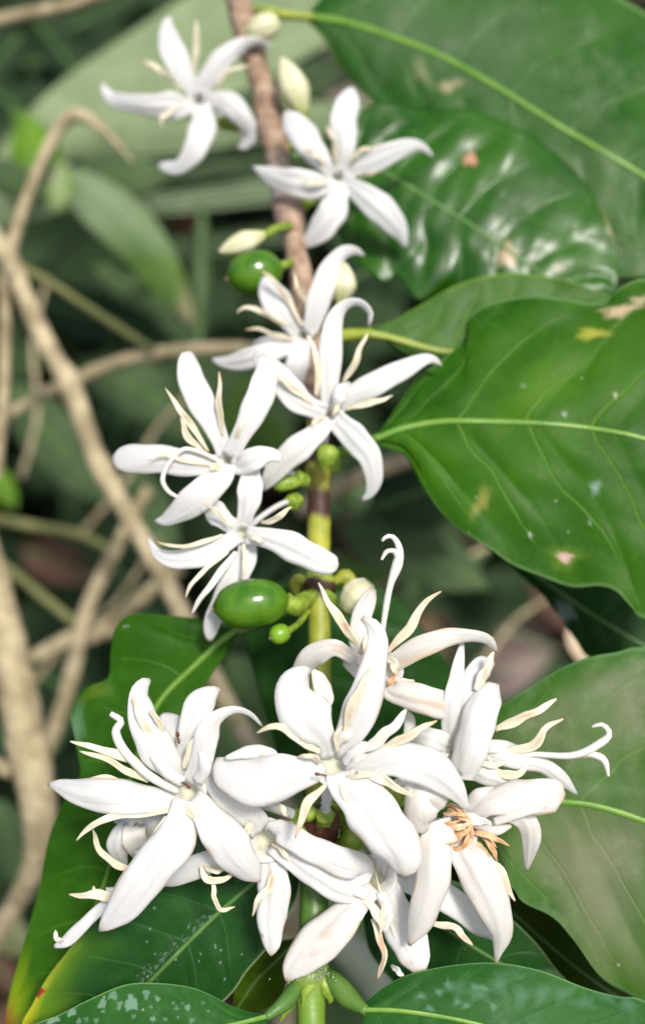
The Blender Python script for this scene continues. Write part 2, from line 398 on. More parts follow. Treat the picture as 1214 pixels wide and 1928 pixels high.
def tube(name, c, d, base, r0, mat, parent, zc=-22):
    """throat and slender tube of a flower: from its open mouth at pixel c, depth d, back to its seat base = (x, y, depth)"""
    x, y = c; s = S(d)
    A = W(x, y, d + 5 * s); A2 = W(x + (base[0] - x) * .05, y + (base[1] - y) * .05, d + 62 * s); E = W(*base)
    ctrl = np.array([A, A2, A2 * .45 + E * .55 + .002 * RY, E])
    b = np.linspace(0, 1, 25)[:, None] ** 1.5
    path = (1 - b) ** 3 * ctrl[0] + 3 * (1 - b) ** 2 * b * ctrl[1] + 3 * (1 - b) * b ** 2 * ctrl[2] + b ** 3 * ctrl[3]
    T = unit(np.gradient(path, axis=0)); Nn = unit(np.cross(T, np.array((.1, .2, 1.)) + 0 * T)); B = np.cross(T, Nn)
    dep = np.concatenate([[0], np.cumsum(np.linalg.norm(np.diff(path, axis=0), axis=1))]) / s
    r = np.interp(dep, [0, 5, 12, 24, 45, 90, 400], np.array([1.75, 1.35, 1.02, .78, .62, .5, .42]) * r0) * s
    an = np.linspace(0, 2 * math.pi, 20, endpoint=False)
    def ringat(c_, n_, b_, rr): return c_ + (n_ * np.cos(an)[:, None] + b_ * np.sin(an)[:, None]) * rr
    rings = [ringat(path[i], Nn[i], B[i], r[i]) for i in range(24, -1, -1)]
    inn = [i for i in range(25) if dep[i] < 30]
    for q_, i in enumerate(inn): rings.append(ringat(path[i] - T[i] * 1.2 * s, Nn[i], B[i], max(r[i] - 2.2 * s, .3 * r[i]) if q_ < len(inn) - 1 else r[i] * .05))
    V = np.array(rings); st = np.zeros(V.shape[:2] + (4,)); k_ = len(inn); st[-k_:, :, :3] = (.88, .88, .62); st[-k_:, :, 3] = np.clip(dep[inn] / 30, 0, .8)[:, None]
    an = np.linspace(0, 2 * math.pi, 20, endpoint=False)
    return link('flower', V.reshape(-1, 3), ring_faces(len(V), 20), mat, parent, origin=E, stain=st.reshape(-1, 4),
                uv=np.stack(np.broadcast_arrays(an[None] / 6.3, np.linspace(0, 1, len(V))[:, None]), -1).reshape(-1, 2))

def flower(branch, label, c, d, base, petals, anthers, styles=(), r0=11, mat=None, zp=(-12, 10, 12, -8, -34), calyx=True):
    mat = mat or WHITE
    fl = tube('flower', c, d, base, r0, mat, branch); fl['label'] = label
    for pt in petals:
        pts, kw = pt if isinstance(pt, tuple) else (pt, {})
        kw = dict(kw); z = kw.pop('z', zp); free = kw.pop('free', False); dd = kw.pop('dd', 0); mt = kw.pop('mat', mat); nm = kw.pop('name', 'petal')
        pts = [tuple(q) for q in pts]
        if not free:
            f = pts[0]; k = min(.6, r0 * .7 / (math.hypot(f[0] - c[0], f[1] - c[1]) + 1))
            pts = [(c[0] + (f[0] - c[0]) * k, c[1] + (f[1] - c[1]) * k, max(f[2] * .9, r0 * 1.5))] + pts; z = tuple([z[0] + 2] + list(z[1:])) if isinstance(z, tuple) else z
        kw.setdefault('bend', RNG.uniform(.35, .65) if d < .158 else RNG.uniform(.2, .45)); kw.setdefault('roll', tuple(RNG.uniform(-16, 16, 4)))
        if np.isscalar(kw['bend']): kw['bend'] = (-.35 if not free else kw['bend'] * .6, kw['bend'] * .75, kw['bend'], kw['bend'] * RNG.uniform(.7, 1.15), kw['bend'] * .8)
        kw.setdefault('edge', (.75 if mt is WHITE_OLD else RNG.choice((0, .25, .5))) if d < .158 else RNG.choice((0, .25)))
        ribbon(nm, pts, d + dd, z, mt, fl, **kw)
    for an in anthers:
        pts, w, kw = an if len(an) == 3 else (an[0], an[1], {})
        kw = dict(kw); z = kw.pop('z', (6, 22, 30, 22)); mt = kw.pop('mat', CREAM)
        k = len(pts); tt = np.linspace(0, 1, k)
        q = spline([(x_, y_, 0) for x_, y_ in pts], 10)
        pr = np.stack([-np.gradient(q[:, 1]), np.gradient(q[:, 0])], 1); pr = pr / (np.linalg.norm(pr, axis=1, keepdims=True) + 1e-9)
        wig = .07 * w * np.sin(np.linspace(0, 6.5, 11) + w * 1.7 + q[0, 0]) + .045 * w * np.sin(np.linspace(0, 14, 11) + q[0, 1])
        q[:, :2] += pr * wig[:, None]
        ww = w * (.66 if mt is TAN else .74) * np.interp(np.linspace(0, 1, 11), [0, .08, .25, .5, .8, 1], [.45, .55, .9, 1, .66, .16]) * (1 + .13 * np.sin(np.linspace(0, 7, 11) + w))
        kw.setdefault('roll', tuple(RNG.uniform(-45, 45, 5))); kw.setdefault('bend', -.8); kw.setdefault('th', w * .36)
        kw.setdefault('wob', .06); kw.setdefault('spots', ())
        ribbon('stamen', [(q[i, 0], q[i, 1], ww[i]) for i in range(11)], d, z, mt, fl, n=24, m=9, seam=(RNG.choice((.0, .3, .7)) if mt is CREAM else None), **kw)
    for stl in styles:
        pts, kw = stl
        kw = dict(kw); z = kw.pop('z', (5, 25, 30, 30))
        ribbon('style', pts, d, z, STYLE, fl, bend=.9, th=8, n=30, m=6, wob=.05, **kw)
    if calyx:
        e = np.array(fl['_o']); nxt = W(c[0], c[1], d); v = unit(nxt - e)
        lathe('calyx', e - v * .0006, e + v * .0022, [(0, .0006), (.2, .0012), (.6, .0013), (.9, .00145), (1, .0008)], CALYX, fl, nc=12, facets=.08)
    return fl

# ================================================================== the coffee branch: stem
def SD(y): return float(np.interp(y, [-500, 0, 300, 560, 900, 1130, 1560, 1840, 2300], [.262, .222, .207, .192, .177, .168, .157, .150, .140]))
branch = empty('coffee_branch', W(590, 2300, .140))
tag(branch, 'flowering coffee branch with green leaves, white star flowers and green berries in front', 'branch')
def sp_(rows): return [(x, y, r, SD(y)) for x, y, r in rows]
stalk('woody_stem', sp_([(400, -330, 27), (425, -140, 26), (444, -20, 24), (463, 60, 24), (485, 130, 22), (500, 190, 24), (510, 225, 28), (519, 275, 24), (536, 370, 23),
      (543, 400, 28), (552, 450, 22), (566, 520, 22), (578, 590, 22), (592, 700, 22), (599, 800, 22)]), WOOD, branch, n=150, bumps=.08, lump=.10, nc=22,
      spots=[(505, 205, 25, 10, 0, (.30, .16, .10), .5, .5), (543, 398, 30, 10, 0, (.25, .13, .08), .6, .5), (530, 350, 20, 40, 0, (.45, .38, .36), .6, .7)])
BRN = (.05, .016, .014)
stalk('green_stem', sp_([(598, 770, 21), (599, 850, 22), (599, 884, 26), (600, 910, 21), (600, 1000, 22), (600, 1070, 22), (601, 1094, 30), (601, 1112, 31), (601, 1128, 22), (602, 1250, 21.5), (602, 1400, 22), (598, 1520, 24)]),
      STEMG, branch, n=130, bumps=.02, nc=20,
      spots=[(600, 860, 40, 26, 0, (.07, .03, .012), .95, .2), (600, 952, 40, 27, 0, BRN, .97, .3), (588, 970, 12, 22, 20, BRN, .8, .3), (608, 905, 16, 8, 0, (.25, .2, .02), .7, .4), (605, 1112, 30, 13, 0, BRN, .97, .15),
             (600, 1078, 40, 14, 0, (.18, .27, .04), .7, .4), (600, 1230, 40, 60, 0, (.24, .33, .03), .5, .8), (592, 1040, 9, 22, 0, (.55, .50, .04), .5, .6)])
stalk('lower_stem', sp_([(600, 1500, 25), (592, 1600, 26), (591, 1700, 27), (588, 1800, 28), (584, 1838, 40), (584, 1862, 30), (586, 1930, 27), (590, 2100, 27), (592, 2300, 28)]), STEMB, branch, n=90, bumps=.02, nc=20,
      spots=[(586, 1905, 40, 60, 0, (.17, .30, .03), .8, .5), (583, 1842, 40, 22, 0, (.22, .30, .06), .8, .4)])
# node dressings
for pts, z, m in (([(596, 1846, 20), (582, 1856, 26), (572, 1880, 14), (570, 1918, 3)], (24, 30, 32, 30), CALYX), ([(606, 1842, 16), (614, 1862, 24), (622, 1880, 16), (620, 1891, 3)], (20, 26, 26, 22), CALYX),
                  ([(556, 1878, 8), (545, 1895, 16), (535, 1910, 10), (526, 1927, 2)], (24, 28, 30, 30), CALYX), ([(626, 1098, 10), (650, 1085, 30), (655, 1096, 26), (648, 1112, 6)], (4, 6, 4, 0), STEMG),
                  ([(580, 1100, 10), (562, 1092, 26), (556, 1104, 24), (560, 1120, 8)], (4, 8, 6, 4), STEMG), ([(640, 860, 12), (628, 880, 26), (618, 886, 12)], (18, 20, 16), CALYX)):
    ribbon('stipule', pts, SD(pts[0][1]), z, m, branch, bend=.8, th=8, n=14, m=7)
V = []; F = []
for k in range(150):                                                # crusty residue around the lowest node
    a = RNG.uniform(0, 6.28); x = 584 + RNG.normal(0, 22); y = 1832 + RNG.normal(0, 7) - .004 * (x - 584) ** 2 * -1
    c = W(x, y, SD(y) - (34 + RNG.uniform(-4, 10)) * S(.15)); r = RNG.uniform(.8, 2.4) * S(.15)
    o = len(V); pts = [c + r * np.array(v) * RNG.uniform(.6, 1.3) for v in ((1, 0, 0), (-1, 0, 0), (0, 1, 0), (0, -1, 0), (0, 0, 1), (0, 0, -1))]
    V += pts; F += [(o + i, o + j, o + k2) for i, j, k2 in ((0, 2, 4), (2, 1, 4), (1, 3, 4), (3, 0, 4), (2, 0, 5), (1, 2, 5), (3, 1, 5), (0, 3, 5))]
tag(link('node_residue', V, F, RESIN, branch, fix=True), kind='stuff')

# ------------------------------------------------------------------ leaves of the branch
YEL = (.55, .50, .03)
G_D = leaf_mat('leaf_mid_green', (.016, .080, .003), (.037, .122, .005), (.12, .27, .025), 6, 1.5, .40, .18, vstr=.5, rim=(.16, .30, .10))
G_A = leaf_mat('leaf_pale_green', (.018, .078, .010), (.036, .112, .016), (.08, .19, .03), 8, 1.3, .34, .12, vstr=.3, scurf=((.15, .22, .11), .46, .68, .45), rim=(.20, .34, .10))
G_B = leaf_mat('leaf_glossy_green', (.010, .062, .002), (.026, .108, .004), (.07, .17, .015), 8, 1.5, .29, .10, vstr=.25, coat=.10, spec=.3)
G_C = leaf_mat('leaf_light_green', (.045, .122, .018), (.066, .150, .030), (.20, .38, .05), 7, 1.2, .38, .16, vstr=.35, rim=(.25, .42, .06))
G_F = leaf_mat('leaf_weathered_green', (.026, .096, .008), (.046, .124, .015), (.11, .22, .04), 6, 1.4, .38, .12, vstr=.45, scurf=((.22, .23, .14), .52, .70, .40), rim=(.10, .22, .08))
G_L = leaf_mat('leaf_bright_green', (.018, .082, .003), (.032, .112, .005), (.10, .27, .03), 9, 1.2, .40, .20, vstr=.25)
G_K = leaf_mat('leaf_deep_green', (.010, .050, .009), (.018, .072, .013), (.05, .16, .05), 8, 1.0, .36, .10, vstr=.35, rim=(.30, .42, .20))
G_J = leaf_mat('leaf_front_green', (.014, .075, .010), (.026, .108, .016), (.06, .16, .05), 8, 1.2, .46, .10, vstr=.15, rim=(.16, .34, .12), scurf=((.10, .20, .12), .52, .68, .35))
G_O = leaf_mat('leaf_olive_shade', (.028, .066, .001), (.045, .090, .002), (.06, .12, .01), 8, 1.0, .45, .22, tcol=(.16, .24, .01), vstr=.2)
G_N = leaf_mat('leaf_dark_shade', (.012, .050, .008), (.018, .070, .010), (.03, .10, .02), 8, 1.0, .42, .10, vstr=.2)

PNK = (.62, .42, .34)
leaf('leaf', [(580, 30), (640, 38), (700, 55), (820, 100), (930, 160), (1050, 235), (1214, 332), (1330, 420), (1420, 520)],
     [(580, 24), (610, -10), (680, -70), (820, -120), (1000, -95), (1165, -6), (1240, 45), (1340, 180), (1420, 515)],
     [(580, 38), (612, 78), (650, 138), (700, 190), (740, 216), (800, 300), (950, 440), (1100, 510), (1214, 522), (1330, 530), (1420, 522)],
     .221, G_A, branch, RIBY, grad=(.10, .22), fold=(-34, -34), relief=5, wave=7, rib=(15, 8), nv=8, slant=1.3, arch=20,
     pet=[(468, 20, 9, .224), (500, 20, 9, .218), (530, 26, 9, .219), (590, 31, 7, .2208)], petmat=RIBP,
     spots=[(848, 160, 22, 9, -20, (.50, .42, .26), .7, .5), (760, 60, 90, 60, 30, (.12, .17, .10), .4, .9), (930, 90, 110, 70, 30, (.12, .17, .10), .4, .9), (1100, 330, 80, 60, 30, (.12, .16, .09), .35, .9), (795, 135, 10, 22, -25, (.34, .36, .2), .5, .8), (865, 75, 4, 4, 0, (.6, .65, .55), .7, .4)],
     label='large pale leaf at the top right with a bright curved midrib')
leaf('leaf', [(664, 285), (700, 308), (735, 330), (830, 388), (930, 452), (1000, 503), (1080, 548), (1150, 556)],
     [(662, 278), (668, 235), (692, 200), (735, 193), (800, 204), (885, 205), (965, 236), (1045, 288), (1105, 350), (1150, 430), (1166, 500), (1156, 552)],
     [(660, 292), (640, 350), (632, 410), (650, 468), (700, 516), (726, 532), (748, 520), (788, 566), (850, 550), (960, 590), (1080, 600), (1146, 560)],
     .2085, G_B, branch, RIBD, grad=(.05, .22), fold=(-16, -22), relief=4.2, wave=8, rib=(11, 4), nv=8, slant=1.5, arch=24,
     pet=[(545, 295, 7, .207), (590, 288, 7, .2075), (630, 280, 7, .208), (672, 290, 6, .2085)], petmat=RIBD,
     spots=[(886, 300, 13, 12, 0, (.55, .28, .18), .95, .25), (955, 480, 16, 20, 20, (.55, .40, .26), .8, .4), (1148, 415, 8, 40, -18, (.50, .40, .20), .6, .6), (1052, 505, 9, 9, 0, (.4, .3, .2), .7, .4)],
     label='glossy quilted dark leaf with brown spots, second from the top right')
leaf('leaf', [(690, 626), (740, 636), (830, 660), (920, 660), (1020, 630), (1100, 590), (1162, 562)],
     [(688, 621), (740, 604), (795, 572), (870, 532), (960, 514), (1050, 524), (1120, 545), (1162, 558)],
     [(690, 634), (722, 640), (755, 664), (830, 690), (920, 720), (1040, 690), (1120, 620), (1164, 566)],
     .190, G_C, branch, RIBP, grad=(.0, .25), fold=(6, -20), relief=2.5, wave=5, rib=(15, 5), nv=7, arch=-10,
     pet=[(580, 640, 10, .192), (615, 636, 11, .191), (650, 631, 12, .1905), (700, 628, 10, .1895)], petmat=RIBP,
     label='light green leaf with yellow petiole half hidden behind the big right leaf')
leaf('leaf', [(702, 829), (730, 816), (770, 803), (840, 793), (950, 794), (1060, 800), (1150, 812), (1214, 826), (1330, 862), (1440, 925)],
     [(702, 824), (722, 800), (750, 760), (785, 712), (835, 674), (872, 640), (880, 602), (915, 573), (990, 556), (1060, 561), (1105, 569), (1142, 567), (1165, 542), (1214, 524), (1300, 545), (1440, 900)],
     [(704, 834), (735, 846), (765, 862), (798, 920), (850, 986), (920, 1032), (965, 1064), (1022, 1087), (1075, 1106), (1128, 1104), (1160, 1114), (1190, 1146), (1214, 1166), (1330, 1180), (1440, 950)],
     .173, G_D, branch, RIBY, grad=(.10, .20), fold=(-30, -26), relief=3.2, wave=6, wk=21, rib=(13, 8), nv=6, slant=1.5, arch=16, nt=150, nu=46,
     pet=[(606, 868, 11, .178), (640, 852, 11, .176), (675, 838, 10, .1745), (715, 822, 7, .1728)], petmat=RIBY,
     spots=[(1062, 1050, 26, 20, 0, (.12, .22, .02), .7, .5), (1064, 1050, 13, 10, 10, PNK, 1, .3), (905, 945, 10, 26, 28, (.40, .36, .10), .75, .6), (998, 1007, 4.5, 4.5, 0, (.7, .72, .6), .9, .3),
            (1165, 585, 28, 10, -12, (.60, .46, .28), .85, .5), (1115, 628, 26, 9, -5, (.42, .42, .06), .8, .5), (1205, 565, 16, 8, -10, (.5, .42, .24), .8, .5), (1010, 735, 70, 26, -40, (.09, .22, .008), .65, .9), (800, 850, 60, 50, 30, (.055, .17, .004), .5, .9), (960, 640, 80, 30, -35, (.06, .18, .006), .45, .9), (1080, 900, 60, 90, -20, (.05, .16, .006), .4, .9), (1180, 700, 70, 40, -20, (.05, .16, .006), .4, .9),
            (1158, 744, 5, 4, 0, (.5, .5, .3), .9, .3), (1121, 918, 8, 12, 10, (.35, .48, .42), .6, .5), (1062, 780, 4, 5, 0, (.5, .6, .5), .6, .4), (880, 930, 50, 60, 20, (.06, .19, .01), .35, .9),
            (1110, 985, 3, 4, 0, (.4, .5, .4), .6, .4), (985, 726, 5, 4, 0, (.2, .32, .18), .6, .4)],
     label='big mid green leaf at the right with wavy margin and pinkish spot')
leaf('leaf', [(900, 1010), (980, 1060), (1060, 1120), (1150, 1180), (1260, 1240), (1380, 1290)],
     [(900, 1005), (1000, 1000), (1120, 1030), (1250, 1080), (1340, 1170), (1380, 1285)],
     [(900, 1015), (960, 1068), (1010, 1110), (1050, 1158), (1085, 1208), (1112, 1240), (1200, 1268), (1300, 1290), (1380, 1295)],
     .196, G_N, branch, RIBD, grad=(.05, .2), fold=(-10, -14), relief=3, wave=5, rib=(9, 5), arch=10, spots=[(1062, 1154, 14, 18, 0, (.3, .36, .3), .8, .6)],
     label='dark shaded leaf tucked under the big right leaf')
leaf('leaf', [(640, 1530), (760, 1512), (900, 1502), (1050, 1510), (1110, 1516), (1165, 1530), (1214, 1547), (1330, 1590), (1440, 1640)],
     [(640, 1524), (700, 1470), (800, 1400), (890, 1350), (955, 1322), (1010, 1286), (1060, 1256), (1110, 1237), (1160, 1228), (1214, 1219), (1330, 1250), (1440, 1630)],
     [(640, 1536), (700, 1560), (800, 1590), (880, 1640), (958, 1668), (985, 1700), (1040, 1728), (1080, 1772), (1130, 1840), (1180, 1872), (1214, 1888), (1330, 1920), (1440, 1650)],
     .161, G_F, branch, RIBY, grad=(.06, .12), fold=(-18, 10), relief=3.0, wave=5, rib=(15, 10), nv=7, slant=1.4, nt=130, nu=40, arch=0,
     spots=[(1105, 1650, 60, 130, -22, (.27, .24, .17), .55, .8), (1185, 1320, 50, 50, 0, (.24, .23, .16), .5, .8), (1060, 1340, 80, 26, -30, (.22, .22, .15), .4, .8), (1080, 1420, 90, 40, -10, (.22, .23, .15), .3, .9),
            (1190, 1620, 40, 90, 0, (.22, .22, .15), .35, .9), (1120, 1485, 60, 12, 5, (.20, .25, .15), .3, .8)],
     label='weathered grey mottled leaf at the lower right')
leaf('leaf', [(650, 1640), (760, 1700), (900, 1790), (1050, 1880), (1180, 1960)],
     [(650, 1635), (760, 1640), (880, 1670), (958, 1728), (1008, 1776), (1052, 1832), (1110, 1890), (1180, 1955)],
     [(650, 1645), (680, 1720), (700, 1800), (780, 1880), (950, 1950), (1180, 1965)],
     .166, G_K, branch, RIBD, grad=(.0, .1), fold=(-4, -10), relief=2, wave=2, rib=(9, 5), label='deep green leaf with pale rim below the brown stamened flower')
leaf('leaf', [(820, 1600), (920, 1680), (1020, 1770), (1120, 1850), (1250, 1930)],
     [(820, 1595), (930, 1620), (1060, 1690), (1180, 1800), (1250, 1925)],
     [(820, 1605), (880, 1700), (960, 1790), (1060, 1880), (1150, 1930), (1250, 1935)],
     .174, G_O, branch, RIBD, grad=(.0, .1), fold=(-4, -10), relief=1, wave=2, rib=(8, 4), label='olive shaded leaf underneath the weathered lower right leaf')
leaf('leaf', [(676, 1902), (760, 1905), (880, 1925), (1000, 1960), (1120, 2010), (1300, 2110)],
     [(674, 1896), (694, 1884), (725, 1858), (775, 1834), (860, 1817), (940, 1814), (1020, 1829), (1100, 1860), (1160, 1876), (1214, 1886), (1290, 1950), (1300, 2105)],
     [(680, 1908), (690, 1950), (740, 2030), (850, 2110), (1000, 2160), (1150, 2170), (1300, 2115)],
     .1445, G_J, branch, RIBY, grad=(.0, .16), fold=(-34, -30), relief=1.2, wave=3, rib=(10, 5), nv=8, arch=14, nt=120, nu=40,
     pet=[(600, 1836, 17, .1505), (630, 1850, 18, .1485), (655, 1878, 20, .147), (690, 1905, 9, .1445)], petmat=STEMB,
     spots=[(860 + 40 * k, 1862 + 9 * math.sin(k * 2.4) + 3 * k, 16, 10, 30 * k, (.09, .20, .12), .55, .8) for k in range(9)] + [(792 + 17 * k, 1876 + 24 * math.sin(k * 1.7), 7, 5, 30 * k, (.16, .30, .2), .5, .7) for k in range(9)],
     label='dark green leaf across the bottom right corner')
import random as _r; _q = _r.Random(3)
dots = []
for k in range(26):
    x = _q.uniform(120, 400); y = _q.uniform(1862, 1925)
    if y < 1868 + abs(x - 290) * .09: y += 26
    r = _q.choice((3, 3, 4, 5, 6, 7)); dots.append((x, y, r, r * _q.uniform(.5, 1.2), _q.uniform(0, 180), (.15, .27, .17), _q.uniform(.4, .8), .25))
dots += [(247, 1890, 12, 14, 10, (.18, .30, .20), .8, .12), (275, 1873, 6, 10, 0, (.15, .27, .17), .7, .12), (194, 1889, 6, 11, 10, (.18, .30, .20), .75, .12), (213, 1876, 9, 8, 0, (.15, .27, .17), .7, .12), (100, 1922, 13, 6, -20, (.19, .31, .21), .8, .12), (135, 1908, 9, 6, -30, (.19, .31, .21), .8, .12)]
leaf('leaf', [(512, 1912), (440, 1930), (340, 1950), (220, 1985), (100, 2030), (-60, 2100)],
     [(514, 1906), (480, 1908), (440, 1897), (400, 1876), (360, 1860), (300, 1852), (235, 1855), (165, 1884), (110, 1912), (60, 1932), (0, 1975), (-60, 2095)],
     [(510, 1918), (470, 1970), (380, 2060), (260, 2120), (100, 2150), (-60, 2105)],
     .1445, G_J, branch, RIBY, grad=(.0, .15), fold=(-26, -30), relief=1.2, wave=2.5, rib=(10, 5), nv=8, arch=10, nt=220, nu=90, spots=dots,
     pet=[(578, 1842, 16, .1505), (553, 1866, 16, .1485), (535, 1890, 15, .1465), (500, 1916, 8, .1445)], petmat=RIBD,
     label='green leaf with chalky pale spots along the bottom left edge')
leaf('leaf', [(560, 1590), (520, 1628), (476, 1664), (400, 1730), (330, 1800), (262, 1868), (150, 1960), (60, 2030)],
     [(556, 1584), (440, 1590), (330, 1630), (240, 1690), (178, 1730), (132, 1786), (90, 1840), (62, 1890), (38, 1945), (60, 2026)],
     [(564, 1596), (560, 1680), (530, 1750), (500, 1790), (465, 1830), (428, 1880), (330, 1960), (200, 2030), (60, 2034)],
     .1585, G_K, branch, RIBD, grad=(.02, .14), fold=(-16, -10), relief=2.2, wave=3, rib=(10, 6), nv=8, slant=.8, arch=8, nt=240, nu=90,
     spots=[(70, 1905, 46, 80, 24, (.13, .26, .01), .75, .8), (50, 1905, 16, 80, 26, (.48, .46, .02), .9, .7), (98, 1818, 16, 62, 40, (.38, .42, .03), .75, .8), (130, 1800, 40, 60, 40, (.06, .15, .01), .6, .9), (71, 1868, 12, 10, 0, (.28, .02, .02), 1, .3), (97, 1818, 7, 5, 0, (.30, .04, .02), 1, .3)]
           + [(262 + f * 138 + _q.gauss(-4, 6), 1858 - f * 127 + _q.gauss(-6, 6), _q.uniform(1.5, 3.2), 1.2, -42 + _q.uniform(-50, 50), (.24, .34, .29), .5, .4) for f in [(_q.random()) for _ in range(60)]]
           + [(_q.uniform(250, 480), _q.uniform(1700, 1850), 1.8, 1.8, 0, (.4, .5, .45), .7, .3) for _ in range(16)],
     label='deep green leaf with yellowed left edge and pale midrib at the lower left')
leaf('leaf', [(446, 1186), (410, 1212), (370, 1250), (300, 1322), (262, 1410), (232, 1520), (190, 1680), (110, 1830), (10, 1960)],
     [(440, 1184), (412, 1178), (380, 1168), (330, 1160), (250, 1156), (216, 1186), (207, 1240), (203, 1276), (162, 1296), (134, 1340), (142, 1400), (150, 1460), (120, 1510), (92, 1580), (72, 1680), (44, 1780), (16, 1880), (8, 1955)],
     [(448, 1190), (436, 1214), (410, 1254), (384, 1302), (396, 1360), (400, 1450), (370, 1560), (300, 1690), (200, 1800), (100, 1900), (14, 1965)],
     .170, G_L, branch, RIBY, grad=(.0, .02), fold=(-10, 4), relief=2.5, wave=5, rib=(14, 2), nv=9, arch=8, nt=130, nu=40,
     pet=[(590, 1120, 8, .170), (540, 1150, 8, .171), (490, 1172, 8, .171), (440, 1190, 8, .1698)], petmat=RIBY,
     spots=[(22, 1900, 22, 60, 15, (.26, .38, .01), .8, .8), (12, 1925, 20, 26, 0, (.30, .06, .03), .7, .7), (180, 1305, 26, 10, -20, (.10, .16, .01), .7, .7), (143, 1365, 14, 26, 0, (.15, .28, .16), .6, .7)],
     label='long bright green leaf on the left behind the lower flowers')
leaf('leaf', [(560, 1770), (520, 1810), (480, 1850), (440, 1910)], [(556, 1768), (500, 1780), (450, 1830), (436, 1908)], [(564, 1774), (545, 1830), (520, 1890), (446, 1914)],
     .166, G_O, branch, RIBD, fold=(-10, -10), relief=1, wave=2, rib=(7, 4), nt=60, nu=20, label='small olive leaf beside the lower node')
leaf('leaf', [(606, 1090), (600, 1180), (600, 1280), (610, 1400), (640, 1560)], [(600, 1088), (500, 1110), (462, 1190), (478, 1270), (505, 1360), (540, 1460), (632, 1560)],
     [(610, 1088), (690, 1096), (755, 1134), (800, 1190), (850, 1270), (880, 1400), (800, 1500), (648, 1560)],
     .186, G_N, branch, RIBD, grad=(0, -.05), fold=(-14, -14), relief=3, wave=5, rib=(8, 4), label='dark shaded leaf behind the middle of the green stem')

# ------------------------------------------------------------------ berries and buds
def berry(a, b, wpx, d, label, ped, scar=True, mat=BERRY):
    A, B = W(a[0], a[1], d - a[2] * S(d)), W(b[0], b[1], d - b[2] * S(d)); h = wpx / 2 * S(d)
    t = np.linspace(0, 1, 15); rr = np.sqrt(np.clip(1 - (2 * t - 1) ** 2, 0, 1)) ** .85 * h; rr[0] = rr[-1] = h * .10
    o = lathe('berry', A, B, list(zip(t, rr)), mat, branch, nc=28); o['label'] = label
    v = unit(B - A)
    if scar: lathe('blossom_scar', A - v * h * .10, A + v * h * .06, [(0, h * .07), (.5, h * .13), (1, h * .16)], WOOD, o, nc=12)
    if ped: stalk('pedicel', ped, CALYX, o, nc=12, bumps=.06)
    return o
berry((402, 1146, 10), (543, 1128, 0), 95, .1600, 'larger green berry in sharp focus beside the brown ringed node',
      [(538, 1132, 17, .161), (556, 1142, 19, .162), (572, 1130, 16, .165), (596, 1116, 12, .168)])
berry((508, 1202, 14), (545, 1186, 0), 38, .1605, 'tiny green berry below the larger sharp berry', [(542, 1188, 7, .161), (560, 1176, 6, .163), (580, 1150, 6, .167)], mat=plain('young_berry', (.16, .32, .02), (.24, .42, .03), 200, .3))
berry((428, 524, 10), (532, 503, 0), 84, .190, 'blurred green berry under the pale bud beside the bark', [(530, 500, 9, .189), (548, 494, 8, .192)])
def bud(base, tip, wpx, d, label, ped, r=((0, .35), (.2, .62), (.45, .92), (.62, 1), (.8, .72), (.93, .34), (1, .08)), z=(0, 10), bendz=0):
    A, B = W(base[0], base[1], d - z[0] * S(d)), W(tip[0], tip[1], d - z[1] * S(d)); h = wpx / 2 * S(d)
    def stf(tt, an):
        s = np.zeros((len(tt), len(an), 4)); s[..., :3] = (.42, .50, .10); s[..., 3] = (np.clip(1 - tt * 3, 0, 1) * .7)[:, None] + .25 * (np.cos(5 * an) < -.8)[None]; return s
    o = lathe('bud', A, B, [(t, k * h) for t, k in r], BUD, branch, nc=20, facets=.05, stain=stf); o['label'] = label
    if ped: stalk('pedicel', ped, CALYX, o, nc=10, bumps=.05)
R2 = ((0, .3), (.1, .52), (.3, .85), (.45, 1), (.7, .8), (.9, .42), (1, .10))
bud((572, 216), (530, 108), 62, .205, 'plump cream bud pointing up above the second flower', [(572, 214, 9, .205), (570, 250, 8, .207), (530, 290, 8, .210)], R2)
bud((468, 66), (524, 36), 50, .212, 'cream bud at the very top of the stem', [(470, 62, 8, .212), (464, 80, 7, .217)], ((0, .6), (.2, .85), (.5, 1), (.8, .85), (1, .35)))
bud((500, 440), (412, 474), 44, .190, 'pale yellow bud lying above the blurred berry', [(502, 440, 9, .190), (520, 430, 8, .192), (545, 425, 8, .196)], R2)
bud((640, 572), (648, 494), 58, .187, 'yellowish bud behind the hooked petal', [(640, 565, 9, .188), (632, 620, 8, .189), (610, 660, 8, .19)], R2)
bud((652, 1150), (694, 1096), 64, .1615, 'pale green bud beside the brown ringed node', [(655, 1148, 12, .162), (640, 1140, 12, .164), (612, 1120, 12, .167)], ((0, .5), (.2, .8), (.5, 1), (.8, .9), (1, .4)))
for x0, y0, x1, y1, w, d, lb in ((568, 905, 515, 915, 30, .172, 'small green calyx left of the stem under the crossing petals'), (610, 880, 622, 838, 44, .169, 'green calyx on the stem under the hooked petal flower'),
                                 (470, 238, 425, 232, 24, .214, 'small green calyx beside the bark behind the top flower'), (700, 1480, 760, 1505, 40, .150, 'green ovary between petals of the central flower'),
                                 (575, 1520, 590, 1545, 34, .150, 'green ovary left of the brown node scar'), (650, 1600, 672, 1570, 44, .151, 'green ovary right of the brown node scar'), (556, 392, 580, 384, 28, .203, 'small green calyx on the bark below the second flower')):
    h = w / 2 * S(d); o = lathe('calyx', W(x0, y0, d), W(x1, y1, d - 8 * S(d)), [(0, h * .5), (.3, h * .9), (.6, h), (.85, h * .9), (1, h * .4)], CALYX, branch, nc=14, facets=.05); o['label'] = lb
